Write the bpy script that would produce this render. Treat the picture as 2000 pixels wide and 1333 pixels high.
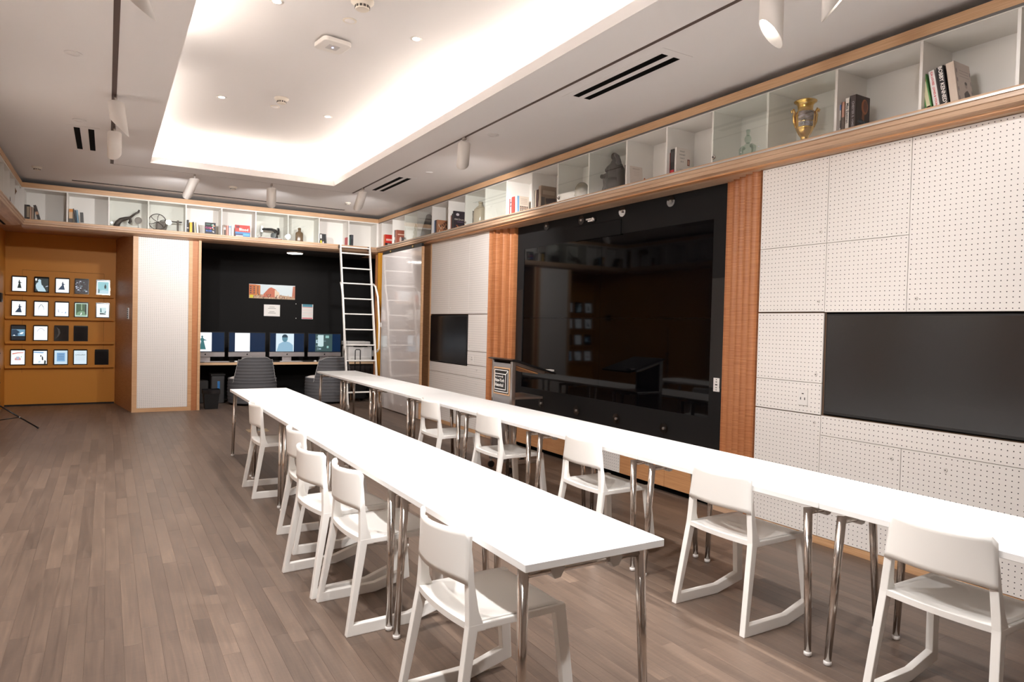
import bpy, bmesh, math, random
from mathutils import Vector, Matrix
random.seed(7)
scene = bpy.context.scene
for o in list(bpy.data.objects):
    bpy.data.objects.remove(o, do_unlink=True)
COL = scene.collection

# ------------------------------------------------------------------ camera
F_PX, YAW, PITCH, ROLL, HC = 1327.55, .5378, -.0224, .0241, 1.5202
_fw = Vector((math.sin(YAW)*math.cos(PITCH), math.cos(YAW)*math.cos(PITCH), math.sin(PITCH)))
_r0 = Vector((math.cos(YAW), -math.sin(YAW), 0)); _u0 = _r0.cross(_fw)
_r = _r0*math.cos(ROLL)+_u0*math.sin(ROLL); _u = -_r0*math.sin(ROLL)+_u0*math.cos(ROLL)
cd = bpy.data.cameras.new('camera'); cam = bpy.data.objects.new('camera', cd); COL.objects.link(cam)
cd.sensor_fit = 'HORIZONTAL'; cd.sensor_width = 36; cd.lens = F_PX*36/2000; cd.clip_start = .05
cam.matrix_world = Matrix(((_r.x, _u.x, -_fw.x, 0), (_r.y, _u.y, -_fw.y, 0), (_r.z, _u.z, -_fw.z, HC), (0, 0, 0, 1)))
scene.camera = cam
def bp(px, py, ax, val):
    """pixel of the 2000x1333 frame -> point on the plane axis ax = val"""
    d = _fw+_r*((px-1000)/F_PX)-_u*((py-666.5)/F_PX); o = Vector((0, 0, HC))
    return o+d*((val-o[ax])/d[ax])

# ------------------------------------------------------------------ light / exposure
scene.view_settings.view_transform = 'Standard'; scene.view_settings.look = 'None'
scene.view_settings.exposure = 0.6; scene.view_settings.gamma = 1.0
scene.view_settings.use_curve_mapping = False
w = bpy.data.worlds.new('world'); scene.world = w; w.use_nodes = True
w.node_tree.nodes['Background'].inputs[0].default_value = (.5, .45, .42, 1)
w.node_tree.nodes['Background'].inputs[1].default_value = .02
SPOT_W = 190.0          # track head
DOWN_W = 130.0          # recessed downlight in the tray
COVE_E = 14.0          # LED strip emission in the tray cove
SPOT_COL = (1, .98, .97); COVE_COL = (1, .93, .86)

# ------------------------------------------------------------------ colour + materials
def s2l(c):
    return tuple(((x/255)/12.92 if x/255 <= .04045 else ((x/255+.055)/1.055)**2.4) for x in c)
MATS = {}
def mat(name, rgb, rough=.5, metal=0, spec=.5, emit=0, emit_rgb=None, coat=0):
    """rgb in 0-255 sRGB"""
    if name in MATS: return MATS[name]
    m = bpy.data.materials.new(name); m.use_nodes = True
    b = m.node_tree.nodes['Principled BSDF']; c = s2l(rgb)+(1,)
    b.inputs['Base Color'].default_value = c; b.inputs['Roughness'].default_value = rough
    b.inputs['Metallic'].default_value = metal; b.inputs['Specular IOR Level'].default_value = spec
    b.inputs['Coat Weight'].default_value = coat
    if emit:
        b.inputs['Emission Color'].default_value = s2l(emit_rgb or rgb)+(1,); b.inputs['Emission Strength'].default_value = emit
    MATS[name] = m; return m
class NT:
    def __init__(s, m): s.t = m.node_tree; s.n = s.t.nodes; s.l = s.t.links; s.b = s.n['Principled BSDF']
    def add(s, typ, **kw):
        nd = s.n.new(typ)
        for k, v in kw.items():
            if hasattr(nd, k): setattr(nd, k, v)
        return nd
    def math(s, op, a, b=None, c=None):
        nd = s.n.new('ShaderNodeMath'); nd.operation = op
        for i, x in enumerate((a, b, c)):
            if x is None: continue
            if isinstance(x, (int, float)): nd.inputs[i].default_value = x
            else: s.l.new(x, nd.inputs[i])
        return nd.outputs[0]
    def ramp(s, fac, stops):
        nd = s.n.new('ShaderNodeValToRGB'); s.l.new(fac, nd.inputs[0]); e = nd.color_ramp.elements
        while len(e) < len(stops): e.new(.5)
        for i, (p, c) in enumerate(stops): e[i].position = p; e[i].color = s2l(c)+(1,)
        return nd.outputs[0]
    def noise(s, scale, vec=None, detail=3, rough=.55, dist=0):
        nd = s.n.new('ShaderNodeTexNoise'); nd.inputs['Scale'].default_value = scale
        nd.inputs['Detail'].default_value = detail; nd.inputs['Roughness'].default_value = rough; nd.inputs['Distortion'].default_value = dist
        if vec is not None: s.l.new(vec, nd.inputs['Vector'])
        return nd.outputs['Fac']
    def pos(s, scale=(1, 1, 1), src='Position'):
        if src == 'Position': g = s.n.new('ShaderNodeNewGeometry').outputs['Position']
        else: g = s.n.new('ShaderNodeTexCoord').outputs['Object']
        mp = s.n.new('ShaderNodeMapping'); mp.inputs['Scale'].default_value = scale; s.l.new(g, mp.inputs['Vector'])
        return mp.outputs[0]
    def mix(s, fac, a, b, typ='MIX'):
        nd = s.n.new('ShaderNodeMix'); nd.data_type = 'RGBA'; nd.blend_type = typ
        for i, x in ((0, fac), (6, a), (7, b)):
            if isinstance(x, (int, float)): nd.inputs[i].default_value = x
            elif isinstance(x, tuple): nd.inputs[i].default_value = x
            else: s.l.new(x, nd.inputs[i])
        return nd.outputs[2]
    def bump(s, h, strength=.2, dist=.002):
        nd = s.n.new('ShaderNodeBump'); nd.inputs['Strength'].default_value = strength; nd.inputs['Distance'].default_value = dist
        s.l.new(h, nd.inputs['Height']); s.l.new(nd.outputs[0], s.b.inputs['Normal'])
    def col(s, c): s.l.new(c, s.b.inputs['Base Color'])
def wood(name, c0, c1, grain=(3, 3, 90), rough=.45, src='Position', blotch=1.2):
    m = mat(name, c0, rough); t = NT(m)
    g = t.noise(1.0, t.pos(grain, src), 4, .6); big = t.noise(blotch, t.pos((1, 1, .5), src), 2)
    f = t.math('ADD', t.math('MULTIPLY', g, .7), t.math('MULTIPLY', big, .3))
    t.col(t.ramp(f, [(.33, c0), (.66, c1)])); t.bump(g, .08, .001); return m
M_WHITE = mat('white_paint', (232, 228, 224), .6)
M_CEIL = mat('ceiling_paint', (238, 234, 232), .85)
M_SHELF = mat('white_laminate', (236, 232, 226), .5)
M_TABLE = mat('white_table_laminate', (243, 242, 240), .38)
M_TEDGE = mat('table_edge', (222, 216, 210), .5)
M_CHAIR = mat('white_plastic', (240, 237, 232), .33)
M_CHROME = mat('chrome', (205, 198, 192), .16, 1); M_LOCK = mat('lock_white', (222, 216, 210), .35)
M_STEEL = mat('brushed_steel', (190, 188, 186), .35, 1)
M_BLACK = mat('black_felt', (27, 26, 26), .85, spec=.2)
M_BLACKP = mat('black_plastic', (18, 18, 19), .4)
M_GLASSB = mat('black_glass', (6, 6, 8), .04, spec=.22)
M_TV = mat('tv_panel', (16, 16, 18), .22, spec=.6)
M_DARK = mat('dark_void', (6, 6, 6), .9, spec=.1)
M_YELLOW = mat('yellow_wall_paint', (204, 136, 44), .55)
M_GOLD = mat('gilt', (222, 180, 104), .2, 1)
M_ROSE = wood('pilaster_veneer', (160, 96, 56), (198, 136, 90), (4, 4, 130))
M_TAN = wood('ledge_plywood', (176, 140, 112), (210, 178, 148), (2, 2, 160), .4)
M_TANY = wood('trim_plywood', (192, 146, 104), (222, 182, 142), (3, 3, 200), .4)
M_BASE = wood('base_veneer', (186, 128, 82), (210, 158, 110), (3, 3, 110))
M_COLW = wood('column_veneer', (158, 112, 74), (188, 142, 102), (5, 5, 120))
M_DESK = wood('desk_wood', (206, 168, 130), (226, 192, 156), (2, 30, 60))
M_GREYL = mat('lectern_grey', (158, 156, 156), .35, .25)
M_CHAR = mat('charcoal_wool', (92, 91, 93), .9, spec=.2)
t_ = NT(M_CHAR); t_.bump(t_.noise(700, t_.pos(src='Object')), .4, .001)
M_PIPE = mat('pale_piping', (168, 166, 164), .7)
M_YWALL = M_YELLOW; t_ = NT(M_YELLOW); t_.bump(t_.noise(260, t_.pos()), .15, .001)
# thin clear glass: mostly transmits, fresnel mirror
def thin_glass(name, tint=(1, 1, 1), ior=1.5, dens=0.0, dcol=(.5, .6, .55)):
    m = bpy.data.materials.new(name); m.use_nodes = True; n = m.node_tree.nodes; l = m.node_tree.links
    n.remove(n['Principled BSDF']); o = n['Material Output']
    tr = n.new('ShaderNodeBsdfTransparent'); tr.inputs[0].default_value = tint+(1,)
    gl = n.new('ShaderNodeBsdfGlossy'); gl.inputs['Roughness'].default_value = .01; gl.inputs[0].default_value = (1, 1, 1, 1)
    fr = n.new('ShaderNodeFresnel'); ge = n.new('ShaderNodeNewGeometry'); mm = n.new('ShaderNodeMath'); mm.operation = 'POWER'; mm.inputs[0].default_value = ior
    m2 = n.new('ShaderNodeMath'); m2.operation = 'MULTIPLY_ADD'; m2.inputs[1].default_value = -2; m2.inputs[2].default_value = 1
    l.new(ge.outputs['Backfacing'], m2.inputs[0]); l.new(m2.outputs[0], mm.inputs[1]); l.new(mm.outputs[0], fr.inputs[0])
    mx = n.new('ShaderNodeMixShader'); l.new(fr.outputs[0], mx.inputs[0]); l.new(tr.outputs[0], mx.inputs[1]); l.new(gl.outputs[0], mx.inputs[2])
    l.new(mx.outputs[0], o.inputs[0]); MATS[name] = m; return m
M_GLASS = thin_glass('cabinet_glass', (.97, .985, .975))
M_AMBER = thin_glass('amber_glass', (.62, .46, .27)); M_GREEN = thin_glass('sea_green_glass', (.78, .85, .81)); M_CLEAR = thin_glass('grey_bottle_glass', (.84, .82, .76))
M_ACRYL = thin_glass('clear_acrylic', (.7, .7, .7))
# perforated white board: uv in hole-pitch units
M_PEG = mat('perforated_white_panel', (236, 231, 226), .42); t_ = NT(M_PEG)
uv = t_.add('ShaderNodeUVMap'); sx = t_.add('ShaderNodeSeparateXYZ'); t_.l.new(uv.outputs[0], sx.inputs[0])
du = t_.math('SUBTRACT', t_.math('FRACT', sx.outputs[0]), .5); dv = t_.math('SUBTRACT', t_.math('FRACT', sx.outputs[1]), .5)
dd = t_.math('SQRT', t_.math('ADD', t_.math('MULTIPLY', du, du), t_.math('MULTIPLY', dv, dv)))
hole = t_.math('LESS_THAN', dd, .105)
t_.col(t_.mix(hole, s2l((236, 231, 226))+(1,), s2l((26, 22, 20))+(1,)))
t_.bump(t_.math('SUBTRACT', 1.0, hole), .5, .004)
# floor boards: per-board tone attribute + grain
M_FLOOR = mat('walnut_floor_board', (140, 112, 96), .42); t_ = NT(M_FLOOR)
at = t_.add('ShaderNodeAttribute'); at.attribute_name = 'tone'; sp = t_.add('ShaderNodeSeparateColor'); t_.l.new(at.outputs['Color'], sp.inputs[0])
off = t_.add('ShaderNodeCombineXYZ'); t_.l.new(t_.math('MULTIPLY', sp.outputs[1], 37.0), off.inputs[0]); t_.l.new(t_.math('MULTIPLY', sp.outputs[2], 53.0), off.inputs[1])
va = t_.add('ShaderNodeVectorMath', operation='ADD'); t_.l.new(t_.pos((58, 2.2, 1)), va.inputs[0]); t_.l.new(off.outputs[0], va.inputs[1])
g1 = t_.noise(1.0, va.outputs[0], 5, .65, .6)
vb = t_.add('ShaderNodeVectorMath', operation='ADD'); t_.l.new(t_.pos((9, 2.0, 1)), vb.inputs[0]); t_.l.new(off.outputs[0], vb.inputs[1])
g2 = t_.noise(1.0, vb.outputs[0], 3, .5, .3)
cross = t_.noise(1.0, t_.pos((12, 95, 1)), 2)
f = t_.math('ADD', t_.math('MULTIPLY', g1, .48), t_.math('ADD', t_.math('MULTIPLY', g2, .28), t_.math('ADD', t_.math('MULTIPLY', sp.outputs[0], .15), t_.math('MULTIPLY', cross, .10))))
t_.col(t_.ramp(f, [(.24, (70, 58, 50)), (.46, (97, 81, 70)), (.60, (113, 95, 82)), (.78, (138, 117, 99))]))
t_.l.new(t_.math('ADD', t_.math('MULTIPLY', g1, .22), .30), t_.b.inputs['Roughness']); t_.bump(g1, .12, .001)

# ------------------------------------------------------------------ mesh builder
ORG = {}
class MB:
    def __init__(s): s.v = []; s.f = []; s.m = []; s.sm = []; s.uv = {}
    def face(s, idx, mi=0, sm=False, uv=None):
        s.f.append(tuple(idx)); s.m.append(mi); s.sm.append(sm)
        if uv: s.uv[len(s.f)-1] = uv
    def quad(s, a, b, c, d, mi=0, uv=None):
        n = len(s.v); s.v += [tuple(a), tuple(b), tuple(c), tuple(d)]; s.face((n, n+1, n+2, n+3), mi, uv=uv); return s
    def poly(s, pts, mi=0):
        n = len(s.v); s.v += [tuple(p) for p in pts]; s.face(range(n, n+len(pts)), mi); return s
    def box(s, x0, x1, y0, y1, z0, z1, mi=0):
        x0, x1 = min(x0, x1), max(x0, x1); y0, y1 = min(y0, y1), max(y0, y1); z0, z1 = min(z0, z1), max(z0, z1)
        n = len(s.v); s.v += [(x0, y0, z0), (x1, y0, z0), (x1, y1, z0), (x0, y1, z0), (x0, y0, z1), (x1, y0, z1), (x1, y1, z1), (x0, y1, z1)]
        for q in ((0, 3, 2, 1), (4, 5, 6, 7), (0, 1, 5, 4), (1, 2, 6, 5), (2, 3, 7, 6), (3, 0, 4, 7)): s.face([n+i for i in q], mi)
        return s
    def obox(s, c, ax, ay, az, hx, hy, hz, mi=0):
        c = Vector(c); n = len(s.v)
        for sz in (-1, 1):
            for sx, sy in ((-1, -1), (1, -1), (1, 1), (-1, 1)): s.v.append(tuple(c+Vector(ax)*hx*sx+Vector(ay)*hy*sy+Vector(az)*hz*sz))
        for q in ((0, 3, 2, 1), (4, 5, 6, 7), (0, 1, 5, 4), (1, 2, 6, 5), (2, 3, 7, 6), (3, 0, 4, 7)): s.face([n+i for i in q], mi)
        return s
    def cyl(s, p0, p1, r0, r1=None, n=16, caps=True, mi=0, cut0=0):
        p0, p1 = Vector(p0), Vector(p1); r1 = r0 if r1 is None else r1; d = (p1-p0).normalized()
        a = d.cross(Vector((0, 0, 1)) if abs(d.z) < .9 else Vector((1, 0, 0))).normalized(); b = d.cross(a); k = len(s.v)
        for p, r in ((p0, r0), (p1, r1)):
            for i in range(n):
                t = 2*math.pi*i/n; s.v.append(tuple(p+a*r*math.cos(t)+b*r*math.sin(t)))
        for i in range(n): j = (i+1) % n; s.face((k+i, k+j, k+n+j, k+n+i), mi, True)
        if caps: s.face([k+i for i in range(n)][::-1], mi); s.face([k+n+i for i in range(n)], mi)
        return s
    def tube(s, pts, r, n=10, mi=0, caps=True):
        pts = [Vector(p) for p in pts]; k = len(s.v); rr = r if isinstance(r, (list, tuple)) else [r]*len(pts); pa = None
        for i, p in enumerate(pts):
            d = (pts[min(i+1, len(pts)-1)]-pts[max(i-1, 0)]).normalized()
            if pa is None: pa = d.cross(Vector((0, 0, 1)) if abs(d.z) < .9 else Vector((1, 0, 0))).normalized()
            a = (pa-d*pa.dot(d)).normalized(); pa = a; b = d.cross(a)
            for q in range(n): t = 2*math.pi*q/n; s.v.append(tuple(p+a*rr[i]*math.cos(t)+b*rr[i]*math.sin(t)))
        for i in range(len(pts)-1):
            for q in range(n): j = (q+1) % n; o = k+i*n; s.face((o+q, o+j, o+n+j, o+n+q), mi, True)
        if caps: s.face([k+q for q in range(n)][::-1], mi); s.face([k+(len(pts)-1)*n+q for q in range(n)], mi)
        return s
    def lathe(s, prof, c=(0, 0, 0), n=24, mi=0, sx=1, sy=1):
        k = len(s.v)
        for r, z in prof:
            for i in range(n): t = 2*math.pi*i/n; s.v.append((c[0]+r*sx*math.cos(t), c[1]+r*sy*math.sin(t), c[2]+z))
        for q in range(len(prof)-1):
            for i in range(n): j = (i+1) % n; o = k+q*n; s.face((o+i, o+j, o+n+j, o+n+i), mi, True)
        if prof[0][0] > 1e-4: s.face([k+i for i in range(n)][::-1], mi)
        if prof[-1][0] > 1e-4: s.face([k+(len(prof)-1)*n+i for i in range(n)], mi)
        return s
    def prism(s, poly, lo, hi, axis='y', mi=0):
        """poly of 2d points extruded along axis: y -> (x,z), x -> (y,z), z -> (x,y)"""
        def P(u, v, h): return {'y': (u, h, v), 'x': (h, u, v), 'z': (u, v, h)}[axis]
        k = len(s.v); n = len(poly); s.v += [P(u, v, lo) for u, v in poly]+[P(u, v, hi) for u, v in poly]
        s.face([k+i for i in range(n)], mi); s.face([k+n+i for i in range(n)][::-1], mi)
        for i in range(n): j = (i+1) % n; s.face((k+j, k+i, k+n+i, k+n+j), mi)
        return s
    def grid(s, fn, nu, nv, mi=0, sm=True, closed=False):
        k = len(s.v)
        for i in range(nu+1):
            for j in range(nv+1): s.v.append(tuple(fn(i/nu, j/nv)))
        for i in range(nu):
            for j in range(nv): a = k+i*(nv+1)+j; s.face((a, a+1, a+nv+2, a+nv+1), mi, sm)
        return s
    def ball(s, c, r, n=12, mi=0, sc=(1, 1, 1)):
        prof = [(r*math.sin(math.pi*i/(n//2+2))*1.0 if 0 < i < n//2+2 else 0, -r*math.cos(math.pi*i/(n//2+2))*sc[2]) for i in range(n//2+3)]
        return s.lathe([(max(a, 1e-5), b) for a, b in prof], c, n, mi, sc[0], sc[1])
    def build(s, name, mats, parent=None, bevel=0, seg=1, loc=None, weld=False, fix=True):
        me = bpy.data.meshes.new(name); org = Vector((0, 0, 0))
        if parent is not None: org = ORG.get(parent.name, Vector((0, 0, 0)))
        elif loc is not None: org = Vector(loc)
        me.from_pydata([tuple(Vector(v)-org) for v in s.v], [], s.f)
        mats = mats if isinstance(mats, (list, tuple)) else [mats]
        for m in mats: me.materials.append(m)
        for p, mi, sm in zip(me.polygons, s.m, s.sm): p.material_index = mi; p.use_smooth = sm
        if s.uv:
            ul = me.uv_layers.new(name='UVMap')
            for fi, q in s.uv.items():
                for li, c in zip(me.polygons[fi].loop_indices, q): ul.data[li].uv = c
        if fix or bevel or weld:
            b = bmesh.new(); b.from_mesh(me)
            if weld or bevel: bmesh.ops.remove_doubles(b, verts=b.verts, dist=1e-5)
            if fix: bmesh.ops.recalc_face_normals(b, faces=b.faces)
            if bevel:
                es = [e for e in b.edges if len(e.link_faces) == 2 and e.calc_face_angle(0) > .6]
                bmesh.ops.bevel(b, geom=es, offset=bevel, segments=seg, profile=.6, affect='EDGES', clamp_overlap=True)
            b.to_mesh(me); b.free()
        o = bpy.data.objects.new(name, me); COL.objects.link(o)
        if parent is not None: o.parent = parent; ORG[o.name] = org
        else: o.location = org; ORG[o.name] = org
        return o
def tag(o, label=None, cat=None, group=None, kind=None):
    if label: o['label'] = label
    if cat: o['category'] = cat
    if group: o['group'] = group
    if kind: o['kind'] = kind
    return o
def thing(name, label, cat, loc=(0, 0, 0), rz=0, group=None, kind=None):
    o = bpy.data.objects.new(name, None); COL.objects.link(o); o.location = loc; o.rotation_euler = (0, 0, rz)
    o.empty_display_size = .1; ORG[o.name] = Vector(loc); return tag(o, label, cat, group, kind)
def local(name, label, cat, group=None):
    """a thing whose parts are given in its own frame"""
    o = thing(name, label, cat, group=group); ORG[o.name] = Vector((0, 0, 0)); return o
def kids(o): return [c for c in bpy.data.objects if c.parent == o]
def copy_tree(o, parent=None):
    c = o.copy(); COL.objects.link(c); c.parent = parent
    for ch in kids(o): copy_tree(ch, c)
    return c
def text(s, size, origin, ux, uz, matr, parent, name='lettering', align='CENTER', bold=False, sx=1.0):
    """flat lettering: ux reading direction, uz up direction"""
    cu = bpy.data.curves.new('txt', 'FONT'); cu.body = s; cu.size = 1; cu.align_x = align; cu.align_y = 'CENTER'; cu.resolution_u = 2
    if bold: cu.offset = .022
    ob = bpy.data.objects.new('txt', cu); COL.objects.link(ob)
    dg = bpy.context.evaluated_depsgraph_get(); me = bpy.data.meshes.new_from_object(ob.evaluated_get(dg))
    bpy.data.objects.remove(ob, do_unlink=True); bpy.data.curves.remove(cu)
    ux = Vector(ux).normalized(); uz = Vector(uz).normalized(); org = ORG.get(parent.name, Vector((0, 0, 0)))
    for v in me.vertices:
        p = Vector(origin)+ux*v.co.x*size*sx+uz*v.co.y*size; v.co = p-org
    me.materials.clear(); me.materials.append(matr); me.name = name
    o = bpy.data.objects.new(name, me); COL.objects.link(o); o.parent = parent; ORG[o.name] = org; return o

# ================================================================== SETTING
H = 3.50; ZL = 2.905; ZB = 2.80; ZT0, ZT1 = 3.362, 3.432
XR = 4.31; XP = 4.42; XS = 4.57; XWALL = 4.78
XLF = -1.08; XLW = -1.43; YS = 12.16; YC = 12.28; YW = 13.75; YF = -1.8
ORD = ['first', 'second', 'third', 'fourth', 'fifth', 'sixth', 'seventh', 'eighth', 'ninth', 'tenth']
# floor: sub-floor + boards
fl = tag(MB().box(XLW-.1, 4.95, YF-.1, YW+.1, -.12, -.012).build('floor', mat('subfloor', (92, 74, 63), .8)), kind='structure')
boards = []; PW = .0765
ncol = int((4.95-XLW)/PW)+1
for i in range(ncol):
    y = YF-random.random()*1.2
    while y < YW:
        L = random.choice((.55, .75, .9, 1.05, 1.2, 1.35)); y1 = min(y+L, YW)
        if y1 > YF+.05: boards.append((XLW-.02+i*PW, max(y, YF), XLW-.02+(i+1)*PW, y1))
        y += L
def board_mesh(bs, name):
    mb = MB(); tones = []
    for x0, y0, x1, y1 in bs:
        g = .00015; c = .0005; n = len(mb.v)
        mb.v += [(x0+g, y0+g, -.012), (x1-g, y0+g, -.012), (x1-g, y1-g, -.012), (x0+g, y1-g, -.012),
                 (x0+g, y0+g, -c), (x1-g, y0+g, -c), (x1-g, y1-g, -c), (x0+g, y1-g, -c),
                 (x0+g+c, y0+g+c, 0), (x1-g-c, y0+g+c, 0), (x1-g-c, y1-g-c, 0), (x0+g+c, y1-g-c, 0)]
        for a, b in ((0, 4), (4, 8)):
            for q in range(4): r = (q+1) % 4; mb.face((n+a+q, n+a+r, n+b+r, n+b+q))
        mb.face((n+8, n+9, n+10, n+11)); tones += [(random.random(), random.random(), random.random(), 1)]*9
    o = mb.build(name, M_FLOOR, fl, fix=False)
    ca = o.data.color_attributes.new('tone', 'FLOAT_COLOR', 'CORNER'); buf = []
    for p in o.data.polygons:
        for _ in p.loop_indices: buf += tones[p.index]
    ca.data.foreach_set('color', buf); return o
def in_view(b):
    p = Vector(((b[0]+b[2])/2, (b[1]+b[3])/2, 0))-Vector((0, 0, HC)); z = p.dot(_fw)
    if z < .3: return -1
    u = 1000+F_PX*p.dot(_r)/z; v = 666.5-F_PX*p.dot(_u)/z
    return 1/z if -60 < u < 2060 and v < 1420 else -1
boards.sort(key=lambda b: -in_view(b))
for b in boards[:295]: board_mesh([b], 'floor_board')
tag(board_mesh(boards[295:], 'floor_boards_far'), kind='stuff')

# ceiling: slab round the tray opening
TX0, TX1, TY0, TY1 = .46, 2.83, .6, 9.93; IX0, IX1, IY0, IY1, ZTR = .19, 3.10, .33, 10.2, 3.90
ce = tag(MB().box(XLW-.1, TX0, YF-.1, YW+.1, H, H+.05).box(TX1, 4.95, YF-.1, YW+.1, H, H+.05).box(TX0, TX1, YF-.1, TY0, H, H+.05).box(TX0, TX1, TY1, YW+.1, H, H+.05).build('ceiling', M_CEIL), kind='structure')
MB().box(IX0, IX1, IY0, IY1, ZTR, ZTR+.04).box(IX0-.03, IX0, IY0, IY1, H+.05, ZTR).box(IX1, IX1+.03, IY0, IY1, H+.05, ZTR).box(IX0, IX1, IY0-.03, IY0, H+.05, ZTR).box(IX0, IX1, IY1, IY1+.03, H+.05, ZTR).build('ceiling_tray', M_CEIL, ce)
ml = MB(); tk = .02
for a in ((TX0-tk, TX0, TY0-tk, TY1+tk), (TX1, TX1+tk, TY0-tk, TY1+tk), (TX0, TX1, TY1, TY1+tk), (TX0, TX1, TY0-tk, TY0)): ml.box(*a, H+.05, H+.085)
ml.build('tray_lip', M_CEIL, ce)
M_LED = mat('led_strip', (255, 240, 215), .5, emit=COVE_E); M_LED.node_tree.nodes['Principled BSDF'].inputs['Emission Color'].default_value = COVE_COL+(1,)
M_LED2 = mat('led_strip_dim', (255, 240, 215), .5, emit=COVE_E*.4); M_LED2.node_tree.nodes['Principled BSDF'].inputs['Emission Color'].default_value = COVE_COL+(1,)
for k, (a, m) in enumerate((((IX0+.1, IX1-.1, TY1+.09, TY1+.15), M_LED), ((TX1+.09, TX1+.15, 5.2, TY1+.05), M_LED), ((TX0-.15, TX0-.09, 7.2, TY1+.05), M_LED2), ((TX0-.15, TX0-.09, 1.0, 6.2), M_LED), ((TX1+.09, TX1+.15, 1.0, 5.1), M_LED2), ((TX0, TX1, TY0-.15, TY0-.09), M_LED2))):
    MB().box(*a, H+.055, H+.08).build('led_strip', m, ce)
# track slots (recessed channel read as dark line) and seam
M_SLOT = mat('track_channel', (92, 76, 70), .6); M_SEAM = mat('ceiling_seam', (150, 140, 135), .8)
for a in ((.018, .056, YF, 10.30), (3.212, 3.240, YF, 10.30)): MB().box(*a, H-.003, H+.004).build('light_track', M_SLOT, ce)
MB().box(.04, 3.22, 10.31, 10.316, H-.001, H+.004).build('ceiling_seam', M_SEAM, ce)
# linear slot along back, vents
for a in ((-.46, 3.6, 11.90, 11.925), (-.46, 3.6, 11.95, 11.975)): MB().box(*a, H-.002, H+.004).build('slot_diffuser', M_DARK, ce)
def vent(x, y0, y1, label, gap=.11, wd=.05):
    t = thing('air_vent', label, 'vent', (x, (y0+y1)/2, H), group='linear ceiling air vents')
    MB().box(x-.06, x+gap+wd+.05, y0-.08, y1+.08, H-.003, H-.0005).build('frame', M_CEIL, t)
    for d in (0, gap): MB().box(x+d, x+d+wd, y0, y1, H-.005, H-.003).build('slot', M_DARK, t)
vent(3.40, 3.70, 4.78, 'white twin-slot ceiling vent beside the track opposite the black video wall', .115, .06)
vent(3.38, 8.75, 9.85, 'white twin-slot ceiling vent near the ladder end of the right-hand track', .115, .06)
vent(-.32, 8.55, 9.62, 'white twin-slot ceiling vent above the floor near the tablet wall', .13, .055)

# room walls
tag(MB().box(XWALL, XWALL+.1, YF, YW, 0, H).build('wall_right', mat('wall_white', (225, 220, 214), .7)), kind='structure')
tag(MB().box(XLW-.1, XLW, YF, YW, 0, H).build('wall_left', M_YELLOW), kind='structure')
tag(MB().box(XLW-.1, 4.95, YF-.1, YF, 0, H).build('wall_front', mat('wall_white2', (214, 206, 198), .7)), kind='structure')
wb = tag(MB().box(XLW, .9, YW, YW+.1, 0, 2.86).build('wall_back', M_YELLOW), kind='structure')
MB().box(.9, 4.95, YW, YW+.1, 0, 2.86).build('black_lining', M_BLACK, wb)
MB().box(XLW, 4.95, YW, YW+.1, 2.86, H).build('upper_wall', M_SHELF, wb)
tag(MB().box(1.335, 4.80, YC+.3, YW, 2.81, 2.86).build('trim_12', mat('nook_soffit', (40, 38, 38), .9)), kind='structure')
tag(MB().box(4.70, 4.78, YC+.06, YW, 0, 2.81).build('trim_13', M_BLACK), kind='structure')
tag(MB().box(XLW, .36, YC, YW, 2.86, 2.90).build('trim_14', M_COLW), kind='structure')
tag(MB().box(XLW+.001, .12, YW-.02, YW-.002, 0, .025).build('baseboard_back', mat('black_base', (22, 17, 14), .7)), kind='structure')
# left lower cladding seen only in the video wall: white panels
lp = tag(MB().box(XLW, -1.2, YF, 9.7, 0, ZB).build('trim_1', M_COLW), kind='structure')

# ------------------------------------------------------------------ column with perforated panel
def peg_panel(mb, plane, a0, a1, z0, z1, x, th=.012, pitch=.0318, mi=0):
    """one board; plane 'x' faces -x spanning y, plane 'y' faces -y spanning x"""
    n = max(1, round((a1-a0)/pitch)); m = max(1, round((z1-z0)/pitch)); k = len(mb.v)
    g = .0018; a0 += g; a1 -= g; z0 += g; z1 -= g
    if plane == 'x':
        mb.box(x, x+th, a0, a1, z0, z1, mi); fi = len(mb.f)-6+5; mb.uv[fi] = [(0, 0)]*4
        q = mb.f[fi]; mb.uv[fi] = [((mb.v[i][1]-a0)/(a1-a0)*n, (mb.v[i][2]-z0)/(z1-z0)*m) for i in q]
    else:
        mb.box(a0, a1, x, x+th, z0, z1, mi); fi = len(mb.f)-6+2
        q = mb.f[fi]; mb.uv[fi] = [((mb.v[i][0]-a0)/(a1-a0)*n, (mb.v[i][2]-z0)/(z1-z0)*m) for i in q]
    for f2 in range(len(mb.f)-6, len(mb.f)):
        if f2 not in mb.uv: mb.uv[f2] = [(0, 0)]*4
    return mb
co = tag(MB().prism([(.345, YC+.02), (1.295, YC+.02), (1.295, YW), (.125, YW)], 0, 2.85, 'z').build('trim_2', M_COLW), kind='structure')
cm = MB().box(.345, .415, YC, YC+.03, 0, 2.85).box(.415, 1.145, YC, YC+.03, 0, .06).box(1.145, 1.20, YC, YC+.03, 0, 2.85)
cm.build('column_frame', M_TANY, co); MB().box(1.20, 1.285, YC-.005, YC+.03, 0, 2.82).build('column_fin', M_ROSE, co); MB().box(1.285, 1.325, YC-.03, YC+.05, 0, 2.82).build('column_edge', M_TANY, co)
peg_panel(MB(), 'y', .415, 1.145, .062, 2.83, YC+.012, pitch=.028).build('perforated_panel', M_PEG, co, fix=False)
kp = bp(252, 605, 0, .30); kp = Vector((.30, 12.6, 1.58))
t = thing('wall_keypad', 'small grey push-button keypad on the dark wood column side', 'keypad', (.289, 12.62, 1.55))
sx_ = lambda y: .345+(.125-.345)*(y-YC-.02)/(YW-YC-.02)
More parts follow.
